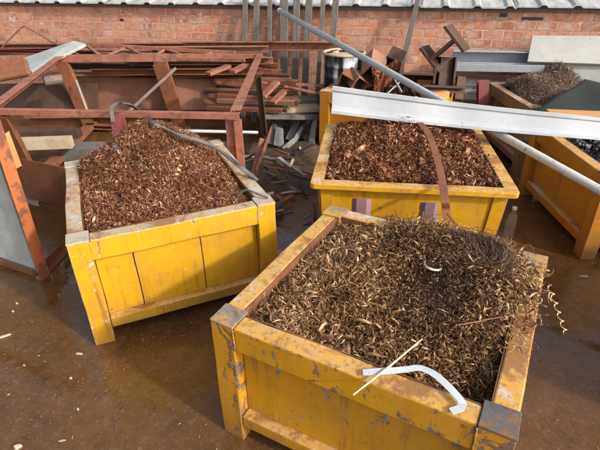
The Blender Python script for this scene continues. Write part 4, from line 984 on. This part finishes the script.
beam('beam_offcut', PY(461, 77, 4.55), PY(458, 100, 4.45), sec_rect(.085, .05), M['rust_dark'], 'short brown stub standing at the right corner of the far bin', 'beam offcut', GH, (0, -1, 0))
beam('timber_wedge', PY(425, 97, 4.15), PY(446, 94, 4.2), sec_rect(.12, .07), M['wood_orange'], 'orange timber wedge lying low in the far bin above the flashing', 'timber')

# ------------------------------------------------------------------ right: purlins, board, sheets, tarp
rl = empty('ribbed_offcut', PY(473, 100, 4.6), 'small pale ribbed metal offcut standing right of the far yellow bin', 'sheet'); bpy.context.view_layer.update()
mb = MB(); A_, B_ = PY(464, 99, 4.92), PY(479, 100, 4.88); T_ = PY(466, 79, 4.95) - A_
k = 24; vs = []
for j in range(k):
    t = j / (k - 1); rib = .016 * (1 if (t * 3) % 1 < .5 else 0)
    for s_ in (0, 1): vs.append(local(rl, (A_ if s_ == 0 else B_) + T_ * t - WN * rib))
mb.add(vs, [(2 * j, 2 * j + 1, 2 * j + 3, 2 * j + 2) for j in range(k - 1)])
o = mb.build('ribbed_sheet', M['galv'], rl); so_ = o.modifiers.new('th', 'SOLIDIFY'); so_.thickness = .003
beam('steel_upright', PY(483, 80, 4.62), PY(482, 112, 4.55), sec_C(.10, .06, .01), M['maroon'], 'maroon channel standing between the far yellow bin and the faded bin', 'channel', None, (0, -1, 0))
GU = 'galvanised purlins lying along the wall'
purl = [(-.075, -.055), (.075, -.055), (.075, -.05), (-.07, -.05), (-.07, .05), (.075, .05), (.075, .055), (-.075, .055)]
beam('steel_purlin', PW(452, 58, .17), PW(548, 60, .17), [(-.06, -.075), (.06, -.075), (.06, -.07), (-.055, -.07), (-.055, .07), (.06, .07), (.06, .075), (-.06, .075)][::-1], M['galv'], 'upper blue-grey purlin lying along the wall behind the beam offcuts', 'purlin', GU)
beam('steel_purlin', PW(450, 66.5, .30), PW(543, 68, .30), [(-.055, -.035), (.055, -.035), (.055, .035), (.045, .035), (.045, -.025), (-.045, -.025), (-.045, .035), (-.055, .035)], M['galv'], 'lower bright purlin lying along the wall, its end open by the swarf', 'purlin', GU)
lg = empty('concrete_ledge', (W0 + WD * 2.1 - WN * .2).xy.to_3d(), 'low rough concrete ledge along the wall under the purlins', 'ledge', rz=-WT); bpy.context.view_layer.update()
mb = MB(); n_ = 60; vs = []
for i in range(n_):
    x = -1.1 + 2.6 * i / (n_ - 1)
    j0 = random.uniform(-.012, .012)
    vs += [(x, -.02 + j0, 0), (x, -.02 + j0, .50), (x, .0 + j0, .60 + random.uniform(-.012, .008)), (x, .19, .61), (x, .19, 0)]
fs = [(5 * i + k, 5 * i + k + 1, 5 * i + 5 + k + 1, 5 * i + 5 + k) for i in range(n_ - 1) for k in range(4)] + [(0, 1, 2, 3, 4), tuple(5 * (n_ - 1) + k for k in (4, 3, 2, 1, 0))]
mb.add(vs, fs).build('ledge_block', M['concrete'], lg)
q = [PW(527, 62, .32), PW(640, 66, .30), PW(640, 36.5, .10), PW(532, 36, .10)]
tag(MB().slab(q, .022).build('wall_board', M['cream'], bevel=.004), 'wide cream board leaning on the brick wall at the right', 'board')
q = [PW(532, 80, .30), PW(640, 84, .28), PW(640, 65, .25), PW(532, 63, .26)]
tag(MB().slab(q, .012).build('wall_panel', M['white_sheet'], bevel=.002), 'white speckled panel standing below the cream board', 'panel')
# dark sheeting draped over the right of the faded bin
P1, P2, P3, P4 = PZ(533, 112, .63), PY(585, 79, 4.22), PY(640, 92, 4.05), PZ(640, 114, .63)
vs = []; n_ = 18
for j in range(n_):
    for i in range(n_):
        s_, t_ = i / (n_ - 1), j / (n_ - 1)
        p_ = (P1.lerp(P4, s_)).lerp(P2.lerp(P3, s_), t_); vs.append(p_ + Vector((0, 0, .012 * math.sin(s_ * 8 + t_ * 5) * math.sin(math.pi * t_))))
fs = [(j * n_ + i, j * n_ + i + 1, (j + 1) * n_ + i + 1, (j + 1) * n_ + i) for j in range(n_ - 1) for i in range(n_ - 1)]
o = MB().add(vs, fs).build('tarpaulin', M['tarp'], smooth=True); so_ = o.modifiers.new('th', 'SOLIDIFY'); so_.thickness = .006
tag(o, 'dark green sheeting draped over the faded bin at the right', 'tarpaulin')
beam('timber_board', PZ(548, 113, .64), PZ(640, 117, .64), sec_rect(.13, .03), M['wood_orange'], 'orange-brown board lying along the front rim under the dark sheeting', 'board')

# ------------------------------------------------------------------ small things on the yard floor
def bottle(loc, label):
    e = empty('plastic_bottle', loc, label, 'bottle'); mt, nt, bs = new_mat('clear_plastic')
    bs.inputs['Base Color'].default_value = (.60, .57, .58, 1); bs.inputs['Roughness'].default_value = .12; bs.inputs['Alpha'].default_value = .13
    prof = [(0, .028), (.004, .034), (.05, .034), (.055, .031), (.06, .034), (.14, .034), (.17, .026), (.195, .013), (.21, .013)]
    n_ = 20; vs = [(r_ * math.cos(6.2832 * k / n_), r_ * math.sin(6.2832 * k / n_), z_) for z_, r_ in prof for k in range(n_)]
    fs = [(j * n_ + k, j * n_ + (k + 1) % n_, (j + 1) * n_ + (k + 1) % n_, (j + 1) * n_ + k) for j in range(len(prof) - 1) for k in range(n_)] + [tuple(range(n_))[::-1]]
    MB().add(vs, fs).build('bottle_body', mt, e, smooth=True)
    MB().tube([(0, 0, .208), (0, 0, .226)], .0155, 14).build('bottle_cap', M['white_plastic'], e)
bottle(PZ(508, 236, 0), 'crumpled clear plastic bottle standing by the right leg of the flanged bin')
def shard(px, sx, sy, mat, name, label, cat, a=0., h=.008, group=None):
    c = PZ(*px, 0); ca, sa = math.cos(a), math.sin(a); k = 7; pts = []
    for i in range(k):
        an = 6.2832 * i / k; r_ = random.uniform(.7, 1.1); x, y = sx * r_ * math.cos(an), sy * r_ * math.sin(an); pts.append((c.x + ca * x - sa * y, c.y + sa * x + ca * y))
    vs = [(x, y, .001) for x, y in pts] + [(c.x + (x - c.x) * .85, c.y + (y - c.y) * .85, h) for x, y in pts]
    fs = [tuple(range(k))[::-1], tuple(range(k, 2 * k))] + [(i, (i + 1) % k, k + (i + 1) % k, k + i) for i in range(k)]
    return tag(MB().add(vs, fs).build(name, mat), label, cat, group)
shard((584, 277), .035, .012, M['white_sheet'], 'litter_scrap', 'white crumpled scrap on the floor in front of the right bin', 'scrap')
shard((71, 379), .006, .005, M['leaf_litter'], 'pebble', 'small round cream pebble on the floor at the lower left', 'pebble', h=.012)
shard((78, 410), .006, .005, M['cream'], 'pebble', 'tiny cream pebble below the round one', 'pebble', h=.010)
shard((62, 441), .016, .005, M['white_sheet'], 'litter_scrap', 'small white strip of litter at the bottom left', 'scrap', R(10), .004)
shard((13, 312), .007, .005, M['cream'], 'pebble', 'white pebble on the floor near the left edge', 'pebble', h=.01)
shard((17, 304), .009, .005, M['wood_pale'], 'wood_chip', 'pale wood chip beside the white pebble near the left edge', 'chip', h=.01)
shard((4, 337), .035, .006, M['leaf_litter'], 'wood_chip', 'pale splinter of wood at the left edge', 'chip', R(30), .01)
shard((79, 354), .022, .007, M['leaf_litter'], 'wood_chip', 'tan flake of wood by the foot of the bright yellow bin', 'chip', R(-8), .006)
shard((18, 448), .018, .010, M['leaf_litter'], 'wood_chip', 'pale brown flake of wood at the bottom left corner', 'chip', R(20), .015)
# fine litter: stuff
protos, fs_ = curl_protos('chip', 36); n = 3500
lx = np.concatenate([rng.uniform(-2.2, 2.2, n - 500), rng.normal(-1.2, .45, 500)]); ly = np.concatenate([rng.uniform(.9, 4.2, n - 500), rng.normal(1.5, .35, 500)])
k_ = 900; bx = [(-1.0, 1.7), (-.3, 1.2), (1.2, 1.9), (.2, 2.9), (1.6, 2.5), (-.4, 3.2)]
for i_ in range(k_):
    c_ = bx[i_ % 6]; lx[i_] = c_[0] + rng.normal(0, .22); ly[i_] = c_[1] + rng.normal(0, .22)
sz = .0026 * np.exp(rng.normal(0, .6, n))
vs = np.einsum('nij,nkj->nki', rotmats(n, .3), protos[rng.integers(0, len(protos), n)]) * sz[:, None, None] * np.array([1, 1, .45]) + np.stack([lx, ly, np.full(n, .003)], -1)[:, None, :]
q = (fs_[None] + (np.arange(n) * vs.shape[1])[:, None, None]).reshape(-1, 4)
o = mesh_np('ground_litter', vs.reshape(-1, 3), q, np.repeat(rng.uniform(.2, 1.0, n), vs.shape[1]), M['swarf_tan'], (0, 0, 0), 0)
tag(o, 'scattered swarf crumbs on the wet yard floor', 'litter', kind='stuff')
